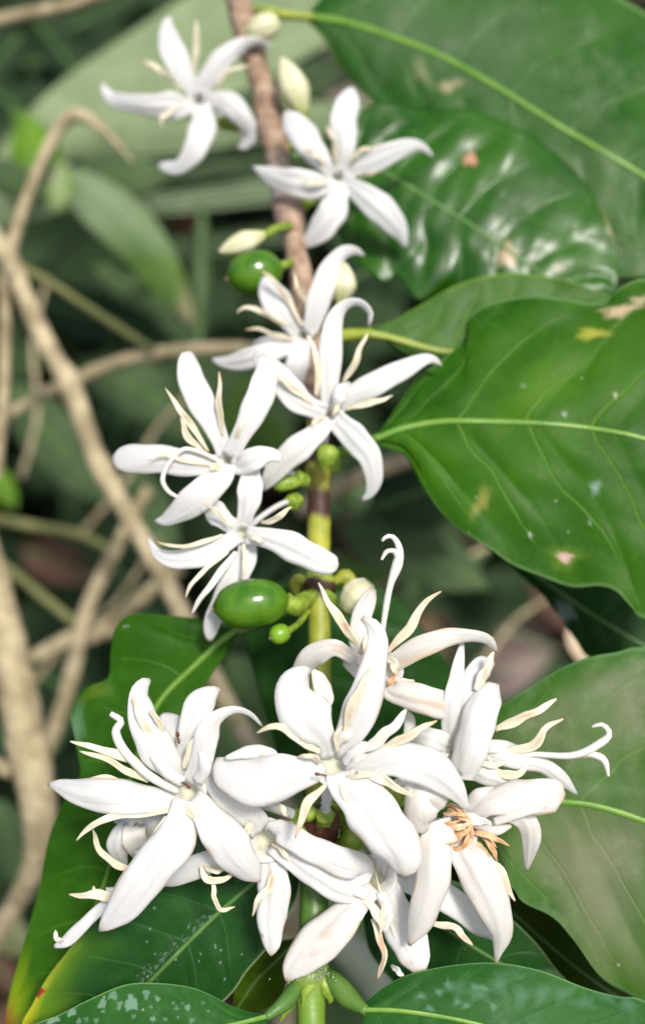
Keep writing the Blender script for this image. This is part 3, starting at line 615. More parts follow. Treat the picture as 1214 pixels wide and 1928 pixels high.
lathe('node_scar', W(600, 1560, .1535), W(622, 1535, .149), [(0, 40 * S(.15)), (.4, 34 * S(.15)), (.8, 22 * S(.15)), (1, 8 * S(.15))],
      plain('node_scar_brown', (.05, .014, .008), (.12, .04, .02), 900, .7, 0, .8, 1200), branch, nc=16, facets=.12)['label'] = 'dark brown scar on the node in the flower cluster'

# ------------------------------------------------------------------ flowers
STAR = (-10, 8, 12, -2, -26)
flower(branch, 'topmost star flower with curled petals left of the bark', (374, 188), .210, (428, 236, .216), [
    [(359, 160, 32), (331, 110, 50), (318, 70, 42), (316, 42, 20), (322, 33, 6)],
    ([(387, 154, 34), (418, 112, 44), (455, 84, 30), (488, 77, 17), (513, 91, 4)], dict(roll=(0, 0, 20, 30))),
    ([(404, 186, 30), (432, 194, 46), (458, 225, 38), (470, 252, 36), (460, 270, 26), (449, 277, 8)], dict(roll=(0, 0, 20, 40))),
    [(379, 212, 42), (381, 240, 52), (366, 283, 46), (338, 312, 30), (312, 313, 22), (299, 310, 8)],
    ([(354, 199, 32), (320, 199, 50), (272, 197, 42), (236, 192, 36), (212, 186, 28), (198, 168, 16), (193, 156, 5)], dict(wob=.09))],
    [([(366, 140), (369, 85), (369, 36)], 16), ([(340, 168), (305, 132), (264, 111)], 15), ([(405, 168), (430, 132), (472, 124)], 12), ([(335, 200), (308, 218), (303, 244)], 12)], zp=STAR)
flower(branch, 'open six petalled star flower beside the top right leaves', (636, 333), .196, (572, 382, .204), [
    [(645, 298, 36), (648, 238, 56), (655, 196, 50), (661, 172, 28), (664, 165, 10)],
    [(612, 307, 36), (580, 268, 58), (556, 235, 54), (543, 219, 32), (535, 212, 10)],
    [(618, 348, 34), (583, 348, 54), (535, 339, 50), (500, 324, 28), (477, 313, 5)],
    [(638, 366, 36), (627, 398, 58), (603, 431, 52), (580, 452, 28), (562, 458, 8)],
    [(664, 352, 36), (695, 376, 56), (728, 405, 54), (752, 434, 36), (764, 465, 8)],
    [(666, 316, 34), (701, 303, 46), (737, 287, 42), (778, 274, 28), (799, 279, 15), (815, 294, 4)]],
    [([(634, 308), (628, 265), (615, 234)], 14), ([(610, 312), (592, 287), (570, 281)], 11), ([(658, 310), (678, 282), (704, 277)], 14), ([(668, 332), (695, 325), (718, 320)], 12), ([(618, 345), (592, 342), (566, 343)], 11)], zp=STAR)
flower(branch, 'half hidden flower facing left behind the hooked petal flower', (570, 630), .184, (592, 690, .188), [
    ([(588, 610, 36), (600, 565, 48), (618, 512, 44), (643, 478, 30), (668, 473, 20), (686, 481, 4)], dict(roll=(0, 0, 20, 40))),
    [(548, 610, 36), (523, 570, 58), (507, 540, 46), (500, 520, 18)],
    ([(545, 650, 32), (512, 662, 42), (456, 679, 40), (424, 682, 26), (400, 676, 6)], dict()),
    ([(566, 660, 38), (558, 690, 50), (548, 722, 42), (540, 744, 18)], dict()),
    ([(540, 640, 26), (505, 648, 34), (480, 652, 22)], dict(dd=.002))],
    [([(570, 612), (538, 560), (510, 522), (491, 508)], 15), ([(545, 612), (512, 598), (482, 582), (458, 579), (445, 588)], 15), ([(550, 640), (512, 628), (485, 617), (462, 621)], 13), ([(580, 575), (558, 535), (553, 510)], 11)], zp=STAR)
flower(branch, 'star flower with one hooked upright petal at the middle of the stem', (622, 780), .170, (608, 862, .1745), [
    ([(620, 728, 38), (622, 660, 46), (628, 608, 40), (646, 577, 27), (674, 569, 21), (696, 588, 18), (694, 613, 8)], dict(roll=(0, 0, 10, 40, 60), z=(-10, 8, 12, 4, -10))),
    [(652, 752, 34), (705, 722, 50), (752, 698, 44), (798, 677, 24), (818, 677, 14), (831, 688, 4)],
    ([(645, 802, 44), (668, 826, 58), (694, 858, 50), (704, 898, 34), (697, 928, 20), (682, 942, 6)], dict(dd=-.001)),
    ([(602, 810, 38), (570, 838, 52), (533, 868, 48), (508, 900, 36), (495, 922, 10)], dict(dd=-.0015)),
    [(592, 770, 40), (560, 750, 54), (535, 722, 52), (503, 688, 46), (480, 666, 18)],
    ([(632, 764, 20), (640, 742, 30), (652, 728, 26), (662, 726, 8)], dict(dd=-.001, bend=1.1, name='petal'))],
    [([(596, 745), (597, 690), (590, 650), (578, 630)], 19), ([(646, 718), (668, 680), (692, 627)], 19), ([(588, 764), (556, 732), (530, 714), (507, 711)], 17), ([(652, 770), (694, 760), (739, 744)], 17), ([(616, 786), (594, 793), (585, 812)], 13), ([(640, 752), (632, 772), (622, 786)], 11)], zp=STAR)
flower(branch, 'star flower with looping white style, left of the stem', (428, 866), .163, (575, 905, .173), [
    ([(412, 822, 38), (382, 764, 56), (363, 718, 54), (355, 686, 46), (357, 670, 34), (360, 664, 12)], dict()),
    ([(455, 820, 38), (480, 766, 56), (497, 722, 52), (500, 694, 40), (492, 668, 14)], dict(dd=-.0008)),
    ([(389, 874, 38), (352, 873, 54), (295, 864, 56), (245, 862, 58), (222, 862, 42), (213, 862, 16)], dict(bend=.5)),
    ([(418, 898, 44), (390, 923, 62), (352, 953, 56), (314, 977, 30), (291, 981, 4)], dict(dd=-.0015)),
    ([(450, 876, 40), (478, 864, 46), (508, 856, 32), (529, 864, 16)], dict(z=(-10, 20, 24, 14), dd=-.001))],
    [([(417, 820), (414, 756), (412, 700)], 18), ([(392, 850), (367, 813), (338, 768), (311, 731)], 17), ([(386, 852), (356, 826), (345, 795), (340, 776)], 17), ([(398, 878), (350, 866), (308, 858), (280, 868)], 11), ([(443, 835), (452, 805), (466, 786)], 13), ([(420, 884), (404, 878), (398, 892)], 17)],
    [([(412, 868, 9), (378, 852, 9), (345, 846, 9), (318, 872, 9), (306, 902, 9), (316, 924, 9), (334, 936, 7)], {})], zp=STAR)
flower(branch, 'lower star flower whose petal touches the yellow stem', (455, 1004), .1605, (560, 940, .172), [
    ([(462, 972, 34), (469, 938, 50), (473, 904, 44), (478, 884, 26), (482, 868, 8)], dict(dd=.001)),
    ([(424, 982, 36), (405, 964, 48), (386, 952, 26)], dict(dd=.0012)),
    ([(420, 1026, 34), (382, 1044, 46), (333, 1054, 38), (299, 1044, 24), (284, 1022, 9), (280, 1012, 3)], dict()),
    ([(465, 1035, 38), (458, 1063, 48), (435, 1105, 50), (404, 1160, 38), (396, 1190, 28), (396, 1207, 8)], dict(dd=.0015)),
    ([(503, 1014, 42), (541, 1027, 58), (586, 1048, 55), (618, 1062, 47), (630, 1067, 36), (635, 1069, 14)], dict(bend=.5, dd=-.0012, z=(-10, 8, 14, 12, 4)))],
    [([(420, 1008), (360, 1026), (318, 1028), (296, 1020)], 13), ([(430, 1040), (385, 1072), (360, 1102), (350, 1126)], 14), ([(445, 1040), (410, 1082), (380, 1125), (362, 1156)], 20, dict(mat=STYLE)), ([(458, 1024), (462, 1059), (454, 1092)], 14), ([(492, 985), (520, 975), (550, 955)], 17), ([(432, 992), (405, 962), (380, 943)], 11), ([(466, 1008), (482, 1016), (498, 1020)], 15)], zp=STAR)

BIG = (-16, 14, 22, 4, -34)
ORG = (.72, .40, .20); ORP = (.80, .60, .42)
# left flower of the front cluster
flower(branch, 'left flower of the front cluster with one long petal pointing down', (352, 1492), .1445, (575, 1545, .1535), [
    ([(326, 1450, 46), (297, 1412, 76), (270, 1355, 58), (264, 1310, 42), (273, 1289, 30), (282, 1281, 10)], dict(roll=(0, 0, 10, 30))),
    ([(348, 1412, 42), (364, 1355, 56), (380, 1320, 56), (399, 1303, 32), (413, 1298, 8)], dict(dd=.0025)),
    ([(330, 1420, 40), (324, 1375, 46), (322, 1352, 46), (322, 1345, 34)], dict(dd=.004)),
    ([(377, 1443, 46), (388, 1387, 50), (406, 1354, 34), (442, 1338, 19), (471, 1346, 15), (493, 1367, 5)], dict(roll=(0, 0, 20, 50, 60), dd=-.001, spots=[(404, 1366, 5, 24, 15, ORP, .5, .8)])),
    ([(320, 1508, 38), (279, 1506, 56), (207, 1499, 68), (152, 1493, 56), (113, 1481, 30), (90, 1477, 4)], dict(bend=.6)),
    ([(341, 1539, 54), (328, 1579, 86), (283, 1641, 84), (236, 1702, 68), (202, 1738, 36), (187, 1753, 6)], dict(dd=-.0018, bend=.6, z=(-16, 14, 24, 20, 0))),
    ([(344, 1474, 22), (308, 1446, 26), (284, 1424, 8)], dict(free=True, z=(6, 20, 18), dd=-.001, bend=.9)), ([(372, 1472, 24), (386, 1442, 26), (374, 1414, 6)], dict(free=True, z=(4, 16, 20), dd=-.001, bend=.9)),
    ([(381, 1522, 52), (413, 1568, 80), (442, 1608, 80), (471, 1641, 52), (489, 1660, 6)], dict(dd=-.0012, bend=.6))],
    [([(318, 1434), (285, 1388), (261, 1347), (249, 1313)], 22), ([(310, 1385), (294, 1352), (282, 1338)], 20), ([(348, 1448), (358, 1405), (382, 1382)], 20), ([(285, 1468), (240, 1426), (181, 1409), (132, 1397)], 25), ([(280, 1470), (232, 1448), (188, 1425), (150, 1414)], 19),
     ([(240, 1483), (207, 1464), (156, 1471)], 15, dict(z=(-10, -14, -20))), ([(319, 1528), (243, 1534), (186, 1548), (144, 1584)], 21), ([(314, 1538), (283, 1586), (266, 1618), (274, 1655)], 20), ([(341, 1508), (360, 1534), (397, 1544)], 19), ([(236, 1420), (226, 1405), (230, 1395)], 11)],
    [([(335, 1490, 14), (283, 1462, 17), (238, 1420, 17), (218, 1380, 16), (228, 1358, 13), (208, 1344, 11)], {})], r0=22, zp=BIG)
# lower left flower, tilted to the side
flower(branch, 'flower facing down left between the left and central flowers', (500, 1582), .1470, (585, 1560, .1535), [
    ([(511, 1615, 52), (515, 1673, 64), (511, 1735, 60), (512, 1780, 34), (510, 1800, 5)], dict(spots=[(489, 1765, 6, 5, 0, (.35, .14, .06), .9, .3)], z=(-16, 6, 12, 10, 6))),
    ([(520, 1562, 40), (545, 1574, 50), (590, 1600, 50), (645, 1626, 58), (682, 1634, 54), (694, 1652, 22)], dict(dd=-.0022, roll=(0, 0, 8))),
    ([(535, 1604, 42), (585, 1640, 58), (640, 1674, 54), (678, 1684, 36), (692, 1686, 14)], dict(dd=-.0008)),
    ([(470, 1596, 40), (400, 1622, 46), (352, 1640, 46), (312, 1656, 30), (300, 1664, 8)], dict(dd=.0015)),
    ([(480, 1545, 48), (446, 1522, 46), (418, 1496, 42), (394, 1462, 30), (370, 1414, 6)], dict(dd=-.0005))],
    [([(460, 1584), (464, 1568), (472, 1548)], 26, dict(spots=[(462, 1584, 14, 8, 0, ORP, .5, .6)])), ([(514, 1640), (506, 1674), (482, 1696), (476, 1726)], 19, dict(spots=[(514, 1648, 8, 22, 10, ORG, .8, .6)])), ([(522, 1512), (530, 1525), (542, 1538)], 19),
     ([(376, 1632), (390, 1656), (424, 1654), (448, 1643)], 18, dict(z=(20, 26, 26, 20), spots=[(440, 1646, 20, 8, -20, ORP, .7, .7)])), ([(384, 1632), (404, 1642), (422, 1640)], 14), ([(512, 1590), (530, 1600), (546, 1622)], 15), ([(490, 1600), (478, 1620), (480, 1640)], 14), ([(396, 1650), (404, 1672), (403, 1692), (416, 1714), (442, 1708)], 15)], r0=24, zp=BIG)
# behind the left flower
flower(branch, 'flower mostly hidden behind the left flower of the front cluster', (262, 1580), .1530, (540, 1560, .1570), [
    ([(236, 1560, 34), (221, 1588, 42), (226, 1612, 36), (236, 1630, 12)], dict()), ([(252, 1556, 40), (254, 1586, 46), (262, 1612, 24)], dict(dd=-.001, mat=WHITE_OLD)),
    ([(262, 1545, 36), (238, 1538, 40), (216, 1542, 20)], dict()), ([(290, 1545, 36), (300, 1530, 36), (312, 1526, 16)], dict()),
    ([(230, 1690, 18), (196, 1706, 22), (160, 1740, 24), (128, 1770, 24), (103, 1783, 8)], dict(free=True, z=(-8, 0, 8, 8, 4))), ([(250, 1680, 10), (220, 1686, 30), (200, 1688, 34)], dict(free=True, z=(-20, -8, 0)))],
    [([(250, 1641), (218, 1628), (190, 1602), (173, 1564)], 20), ([(240, 1690), (190, 1688), (130, 1684)], 24), ([(174, 1690), (176, 1680), (176, 1668)], 10), ([(120, 1776), (106, 1768), (106, 1752)], 14, dict(mat=STYLE)), ([(268, 1592), (272, 1610), (280, 1628)], 15)], r0=16, zp=BIG, calyx=False)
# upper right flower, fading
flower(branch, 'fading flower with tall curled style above the central flower', (722, 1262), .1510, (620, 1530, .1560), [
    ([(740, 1249, 34), (775, 1226, 44), (834, 1204, 40), (886, 1198, 30), (918, 1207, 26), (934, 1228, 8)], dict(roll=(0, 0, 30, 50), spots=[(785, 1238, 45, 7, -18, ORP, .75, .6), (830, 1222, 40, 6, -15, (.84, .72, .56), .6, .7)])),
    ([(734, 1300, 42), (765, 1310, 56), (817, 1322, 58), (862, 1340, 46), (884, 1348, 18)], dict(dd=-.0012, spots=[(815, 1325, 38, 9, 15, ORP, .7, .6)])),
    ([(668, 1242, 26), (632, 1221, 34), (592, 1234, 46), (566, 1263, 38), (554, 1278, 12)], dict(roll=(0, -10, -20), spots=[(640, 1222, 14, 6, 20, ORG, .6, .6)])),
    ([(676, 1220, 34), (680, 1165, 42), (695, 1123, 30), (704, 1110, 10)], dict(dd=.001)),
    ([(690, 1250, 40), (676, 1262, 34), (648, 1246, 16)], dict(dd=-.001)), ([(724, 1276, 24), (752, 1288, 28), (780, 1284, 8)], dict(free=True, z=(2, 14, 8), bend=.9)), ([(700, 1230, 22), (706, 1196, 26), (700, 1170, 6)], dict(free=True, z=(0, 4, 0), bend=.9))],
    [([(678, 1220), (644, 1170), (616, 1135), (598, 1098)], 24, dict(spots=[(650, 1180, 5, 9, -20, ORG, .8, .5)])), ([(727, 1228), (775, 1178), (803, 1131), (830, 1113)], 24, dict(spots=[(738, 1216, 16, 8, 40, ORP, .8, .6), (806, 1134, 5, 8, 30, ORP, .7, .5)])), ([(690, 1196), (690, 1225), (682, 1252)], 19, dict(spots=[(684, 1240, 9, 20, 0, ORG, .75, .6)])),
     ([(725, 1236), (740, 1250), (746, 1272)], 22, dict(spots=[(738, 1268, 12, 10, 0, ORP, .7, .7)])), ([(746, 1268), (738, 1280), (726, 1292)], 16, dict(mat=TAN))],
    [([(716, 1220, 8), (724, 1160, 11), (734, 1104, 13), (747, 1066, 21), (752, 1036, 15), (742, 1013, 10), (728, 1010, 8), (719, 1019, 6)], dict(z=(0, 10, 14, 14))), ([(749, 1050, 12), (742, 1038, 10), (728, 1039, 9), (718, 1054, 5)], dict(z=(14, 16, 18, 16)))],
    r0=22, zp=BIG, mat=WHITE_OLD)
# right hand flower with the long forked style
flower(branch, 'flower on the right with forked curling style over the mottled leaf', (868, 1420), .1500, (640, 1550, .1560), [
    ([(868, 1462, 48), (886, 1400, 72), (904, 1345, 70), (922, 1306, 54), (934, 1293, 26), (938, 1290, 6)], dict(dd=-.0022, bend=.8)),
    ([(905, 1418, 26), (965, 1432, 34), (1020, 1442, 32), (1056, 1466, 28), (1086, 1496, 5)], dict(bend=1.0)),
    ([(890, 1450, 38), (930, 1466, 42), (968, 1482, 34), (990, 1500, 12)], dict(bend=.9)),
    ([(905, 1408, 28), (945, 1407, 26), (985, 1412, 12)], dict(dd=.0005)),
    ([(830, 1396, 42), (800, 1388, 40), (776, 1384, 34), (768, 1384, 14)], dict(dd=.001)),
    ([(850, 1390, 38), (852, 1335, 40), (860, 1280, 36), (867, 1235, 22), (871, 1207, 5)], dict(dd=.0006, roll=(0, 20, 30))),
    ([(870, 1340, 40), (884, 1290, 42), (908, 1256, 46), (928, 1246, 14)], dict(dd=.0012)),
    ([(784, 1440, 8), (770, 1400, 20), (772, 1360, 22), (764, 1340, 10)], dict(free=True, dd=.003, z=0)),
    ([(830, 1420, 30), (800, 1420, 26), (785, 1432, 10)], dict(free=True, dd=.001, z=0))],
    [([(932, 1374), (985, 1352), (1047, 1316)], 26), ([(945, 1414), (1000, 1406), (1027, 1374), (1060, 1354)], 24), ([(916, 1424), (938, 1454), (976, 1456), (998, 1430)], 22), ([(896, 1300), (912, 1264), (930, 1228)], 26, dict(z=(14, 14, 10))), ([(846, 1420), (822, 1440), (812, 1462)], 16), ([(890, 1432), (930, 1442), (958, 1436)], 16)],
    [([(920, 1426, 9), (1002, 1421, 10), (1078, 1423, 14), (1126, 1402, 15), (1147, 1383, 12), (1134, 1365, 9), (1114, 1369, 5)], {}), ([(1085, 1422, 12), (1118, 1422, 14), (1138, 1434, 13), (1145, 1462, 6)], {})], r0=22, zp=BIG)
# brown stamened flower
flower(branch, 'wilting flower with orange brown stamens at the right of the cluster', (868, 1556), .1460, (650, 1570, .1545), [
    ([(818, 1578, 54), (818, 1615, 66), (810, 1680, 68), (790, 1738, 54), (770, 1780, 8)], dict(dd=-.0025, bend=.8, z=(-10, 14, 20, 10, -14))),
    ([(872, 1604, 62), (902, 1650, 82), (930, 1708, 70), (943, 1760, 46), (937, 1798, 16), (933, 1816, 4)], dict(dd=-.0012, bend=.8)),
    ([(910, 1516, 48), (962, 1504, 66), (1012, 1500, 70), (1046, 1498, 64), (1058, 1499, 44), (1062, 1500, 16)], dict(bend=.6, dd=-.0008, z=(-10, 14, 20, 16, 4))),
    ([(930, 1548, 16), (975, 1534, 18), (1012, 1524, 14), (1026, 1520, 4)], dict(dd=-.0025, free=True, z=(0, 8, 6, 0))),
    ([(955, 1530, 40), (985, 1542, 42), (998, 1568, 42), (996, 1606, 28), (991, 1641, 4)], dict(dd=.002)),
    ([(832, 1520, 36), (806, 1500, 70), (792, 1520, 74), (790, 1548, 54), (800, 1566, 20)], dict(dd=-.0035, free=True, z=(-6, 14, 24, 16, 0), bend=.9)),
    ([(896, 1548, 22), (930, 1562, 26), (962, 1556, 6)], dict(free=True, z=(8, 22, 18), bend=.9)), ([(884, 1520, 20), (900, 1496, 24), (930, 1484, 6)], dict(free=True, z=(4, 16, 12), bend=.9)),
    ([(770, 1500, 12), (772, 1485, 30), (768, 1470, 8)], dict(dd=-.004, free=True, z=8))],
    [([(838, 1516), (858, 1520), (880, 1536)], 15, dict(mat=TAN)), ([(834, 1532), (858, 1534), (884, 1540)], 12, dict(mat=TAN)), ([(816, 1562), (840, 1552), (868, 1546)], 14, dict(mat=TAN)), ([(838, 1582), (868, 1570), (896, 1556)], 16, dict(mat=TAN)), ([(846, 1600), (872, 1594), (892, 1570)], 15, dict(mat=TAN)),
     ([(842, 1590), (862, 1576), (884, 1562)], 12, dict(mat=TAN)), ([(896, 1558), (928, 1578), (960, 1592)], 17, dict(mat=TAN)), ([(888, 1580), (918, 1622), (946, 1648), (969, 1697)], 26, dict(spots=[(900, 1598, 30, 14, 50, ORG, .8, .6), (950, 1660, 5, 30, -30, ORG, .5, .6)])), ([(905, 1572), (926, 1598), (938, 1622)], 16, dict(mat=TAN)),
     ([(920, 1534), (944, 1515), (970, 1497)], 15, dict(mat=TAN)), ([(862, 1540), (896, 1542), (930, 1554)], 24, dict(mat=STYLE)), ([(850, 1560), (878, 1552), (902, 1548)], 13), ([(834, 1546), (862, 1560), (884, 1562)], 11, dict(mat=TAN)), ([(870, 1584), (884, 1560), (900, 1545)], 10, dict(mat=TAN)), ([(826, 1572), (850, 1560), (880, 1550)], 10)] + [([(a, b), (a * .45 + e * .55 + 4, b * .45 + f * .55 + g), (e, f)], 13, dict(mat=TAN)) for a, b, e, f, g in ((842, 1524, 890, 1548, -4), (826, 1548, 872, 1560, 5), (832, 1592, 880, 1560, 8), (858, 1604, 884, 1566, 3), (884, 1566, 936, 1596, -6), (852, 1530, 900, 1560, 2), (874, 1596, 890, 1556, 0), (900, 1588, 925, 1630, -2))],
    r0=22, zp=BIG, mat=WHITE_OLD)
# bottom flower
flower(branch, 'bottom flower hanging over the lowest node with browned stamens', (706, 1652), .1480, (640, 1590, .1545), [
    ([(672, 1700, 54), (630, 1747, 78), (577, 1797, 72), (550, 1828, 46), (541, 1848, 12)], dict(dd=-.0008, mat=WHITE_OLD, spots=[(612, 1760, 7, 5, 20, ORG, .6, .7), (590, 1796, 6, 4, 0, ORP, .6, .7), (566, 1802, 5, 4, 0, ORP, .5, .7), (618, 1750, 6, 9, 30, ORP, .4, .7)], z=(-16, 6, 18, 20, 16))),
    ([(722, 1675, 62), (750, 1735, 80), (779, 1797, 68), (790, 1830, 30)], dict(z=(-16, -10, -4, 4, 10), spots=[(768, 1815, 5, 5, 0, ORP, .7, .5)])),
    ([(745, 1648, 44), (785, 1662, 54), (835, 1690, 54), (880, 1718, 54), (922, 1748, 50), (948, 1770, 20)], dict(dd=.002)),
    ([(748, 1625, 40), (775, 1632, 46), (800, 1640, 20)], dict(dd=.002)),
    ([(690, 1640, 30), (672, 1668, 34), (690, 1690, 18)], dict(dd=-.0012, free=True, z=0)),
    ([(712, 1630, 36), (716, 1606, 36), (712, 1590, 10)], dict(dd=.001)), ([(716, 1680, 20), (730, 1722, 24), (724, 1756, 5)], dict(free=True, z=(4, 18, 20), bend=.9)), ([(690, 1700, 20), (668, 1728, 24), (640, 1742, 6)], dict(free=True, z=(10, 26, 30), bend=.8))],
    [([(680, 1690), (704, 1716), (718, 1738), (716, 1762)], 23), ([(720, 1690), (722, 1715), (712, 1742)], 17, dict(spots=[(706, 1704, 8, 18, 0, ORG, .7, .5)])), ([(700, 1730), (718, 1772), (724, 1800), (710, 1844)], 20, dict(spots=[(718, 1780, 8, 40, 5, (.68, .38, .24), .85, .7)])), ([(736, 1820), (748, 1828), (760, 1838)], 16, dict(mat=STYLE)),
     ([(808, 1738), (856, 1750), (890, 1780)], 21, dict(spots=[(850, 1758, 40, 5, 20, ORP, .7, .6)])), ([(706, 1640), (722, 1700), (745, 1770)], 6, dict(z=(8, 6, 8)))], r0=24, zp=BIG)
# central flower
flower(branch, 'large central flower of the front cluster with broad petals', (628, 1440), .1405, (610, 1548, .1500), [
    ([(612, 1392, 48), (588, 1360, 94), (563, 1322, 104), (560, 1290, 78), (573, 1268, 40), (584, 1260, 8)], dict(bend=(.5, .7, .8))),
    ([(588, 1262, 8), (602, 1282, 32), (614, 1316, 30), (612, 1342, 6)], dict(free=True, z=(0, -4, -8, -6), bend=.5, mat=WHITE_OLD)),
    ([(652, 1395, 52), (680, 1332, 72), (702, 1265, 58), (712, 1212, 43), (703, 1180, 30), (681, 1163, 12)], dict(bend=.8, z=(-16, 6, 14, 10, -4))),
    ([(688, 1442, 46), (750, 1428, 72), (812, 1450, 78), (853, 1484, 50), (882, 1526, 7)], dict(bend=.6)),
    ([(645, 1480, 58), (684, 1510, 96), (725, 1562, 102), (752, 1605, 92), (760, 1634, 62), (760, 1650, 18)], dict(bend=.55, dd=-.001, z=(-16, 14, 24, 16, 0))),
    ([(592, 1452, 48), (544, 1463, 84), (482, 1468, 100), (437, 1454, 86), (416, 1438, 44), (409, 1428, 8)], dict(bend=.55)),
    ([(425, 1428, 8), (468, 1416, 26), (508, 1418, 20), (524, 1426, 6)], dict(free=True, z=(-8, -6, -4, -4), bend=.6)),
    ([(648, 1438, 16), (664, 1422, 26), (684, 1404, 20), (690, 1398, 6)], dict(free=True, z=(6, 16, 20, 14), bend=.9, name='petal')),
    ([(632, 1402, 14), (650, 1386, 24), (660, 1372, 10)], dict(free=True, z=(4, 12, 14), bend=.8, spots=[(648, 1397, 7, 5, 0, ORP, .6, .5)]))],
    [([(602, 1416), (565, 1392), (526, 1370), (483, 1379)], 25), ([(646, 1382), (664, 1331), (694, 1258)], 24), ([(682, 1412), (738, 1374), (763, 1335)], 32, dict(mat=STYLE, roll=10)), ([(714, 1408), (771, 1386), (821, 1355)], 24), ([(672, 1456), (729, 1473), (782, 1502)], 24), ([(620, 1472), (578, 1517), (555, 1578)], 23), ([(576, 1400), (568, 1388), (562, 1384)], 11), ([(640, 1470), (650, 1500), (668, 1520)], 15), ([(604, 1436), (586, 1424), (560, 1424)], 14), ([(652, 1448), (672, 1432), (690, 1420)], 16, dict(mat=STYLE)), ([(636, 1416), (632, 1392), (644, 1366)], 14), ([(652, 1462), (690, 1462), (716, 1448)], 13)],
    r0=24, zp=BIG)

# ================================================================== bare twigs behind
def twig(label, pts, parts=(), mat=None, group=None, name='bare_twig'):
    pts = [(a, b, c * .88, e) for a, b, c, e in pts]
    root = empty(name, W(pts[0][0], pts[0][1], pts[0][3])); tag(root, label, 'twig', group)
    stalk('twig_axis', pts, mat or TWIG, root, n=len(pts) * 16, bumps=.04, lump=.05, nc=16)
    for q in parts:
        m = TWIG
        if len(q) == 2: q, m = q
        stalk('side_twig', q, m, root, n=len(q) * 14, bumps=.05, lump=.12, nc=14)
    return root
twig('long bare beige branch slanting down behind the flowers, forked at the left edge',
     [(-60, 380, 20, .300), (15, 485, 21, .298), (55, 580, 20, .294), (105, 680, 21, .290), (128, 715, 24, .288), (170, 830, 20, .284), (190, 880, 23, .282), (250, 985, 20, .278), (325, 1120, 21, .274), (395, 1265, 21, .270), (480, 1420, 21, .266), (600, 1640, 20, .262)],
     [[(18, 480, 13, .298), (42, 395, 11, .297), (80, 300, 11, .296), (115, 236, 12, .294), (150, 216, 13, .292), (185, 236, 9, .291), (215, 266, 6, .290), (250, 304, 2, .288)],
      [(8, 510, 10, .300), (10, 620, 10, .303), (6, 760, 10, .306), (-8, 900, 10, .31)],
      ([(22, 492, 8, .299), (90, 530, 8, .30), (160, 575, 8, .304), (225, 618, 8, .308), (290, 660, 7, .312)], TWIGG)])
twig('bare twig crossing behind the long slanting branch towards the flowers', [(-80, 850, 13, .330), (0, 792, 13, .328), (60, 754, 13, .326), (125, 722, 14, .322), (210, 686, 14, .318), (300, 664, 14, .314), (420, 655, 13, .312), (520, 660, 12, .312)])
twig('bare twig rising from the lower left behind the slanting branch', [(80, 1430, 17, .330), (108, 1360, 17, .328), (135, 1270, 17, .326), (160, 1160, 17, .322), (195, 1080, 16, .320), (235, 1000, 15, .318), (280, 920, 14, .316)])
twig('bare twig forking at the left, lying nearly level', [(-20, 1270, 16, .345), (60, 1240, 16, .342), (140, 1200, 18, .338), (200, 1190, 15, .335), (250, 1190, 12, .332)], [[(170, 1200, 16, .337), (220, 1165, 15, .333), (290, 1105, 14, .328), (340, 1070, 12, .325)]])
twig('thick pale branch at the lower left edge', [(-40, 1000, 34, .262), (-8, 1120, 38, .262), (24, 1260, 40, .262), (52, 1400, 43, .262), (70, 1500, 40, .263), (74, 1570, 33, .264), (60, 1640, 26, .268), (30, 1700, 22, .275), (-20, 1790, 20, .285)], [[(20, 1450, 16, .268), (-20, 1440, 16, .272), (-80, 1450, 16, .28)]])
twig('pale twig in the top left corner', [(-60, 56, 13, .345), (0, 36, 13, .342), (80, 20, 13, .338), (160, 0, 12, .335), (260, -40, 12, .33)])
twig('thin green twig low at the left edge', [(-40, 1030, 9, .345), (40, 1090, 10, .342), (100, 1140, 10, .340), (150, 1180, 9, .338)], mat=TWIGG)
twig('thin olive twig above the dark gap at the left', [(-40, 970, 10, .36), (60, 990, 11, .358), (140, 1004, 10, .356), (220, 1040, 8, .354)], mat=TWIGG)
twig('pale stalk behind the lower stem', [(520, 1560, 24, .25), (535, 1640, 24, .25), (545, 1720, 24, .25), (540, 1800, 26, .255), (530, 1950, 26, .26)])
twig('broad pale stem behind the bottom right petiole', [(600, 1740, 36, .235), (660, 1790, 38, .235), (720, 1870, 38, .236), (760, 1960, 38, .238)], mat=plain('pale_green_bark', (.26, .32, .20), (.40, .42, .30), 60, .6))
twig('pinkish twig behind the petiole of the big right leaf', [(560, 960, 16, .33), (640, 915, 17, .328), (720, 880, 18, .326), (800, 858, 18, .324), (900, 850, 16, .32)])

for lb, p in (('thin dry twig running up the left edge behind the fork', [(40, 900, 6, .42), (70, 780, 6, .42), (62, 640, 5, .42), (90, 520, 4, .42)]),
              ('thin dry twig leaning right under the level twig', [(150, 1010, 6, .44), (240, 900, 6, .44), (300, 800, 5, .44), (380, 720, 4, .44)]),
              ('thin twig low between the crossing twigs at the left', [(30, 1330, 6, .40), (110, 1230, 6, .40), (220, 1130, 5, .40), (300, 1010, 5, .40)]),
              ('thin twig behind the tall curled style', [(640, 1150, 6, .42), (740, 1090, 6, .42), (850, 1060, 5, .42), (960, 1010, 5, .42)]),
              ('thin twig behind the dead leaf on the right', [(840, 1330, 6, .44), (920, 1230, 6, .44), (980, 1160, 5, .44), (1080, 1100, 5, .44)])):
    twig(lb, p)

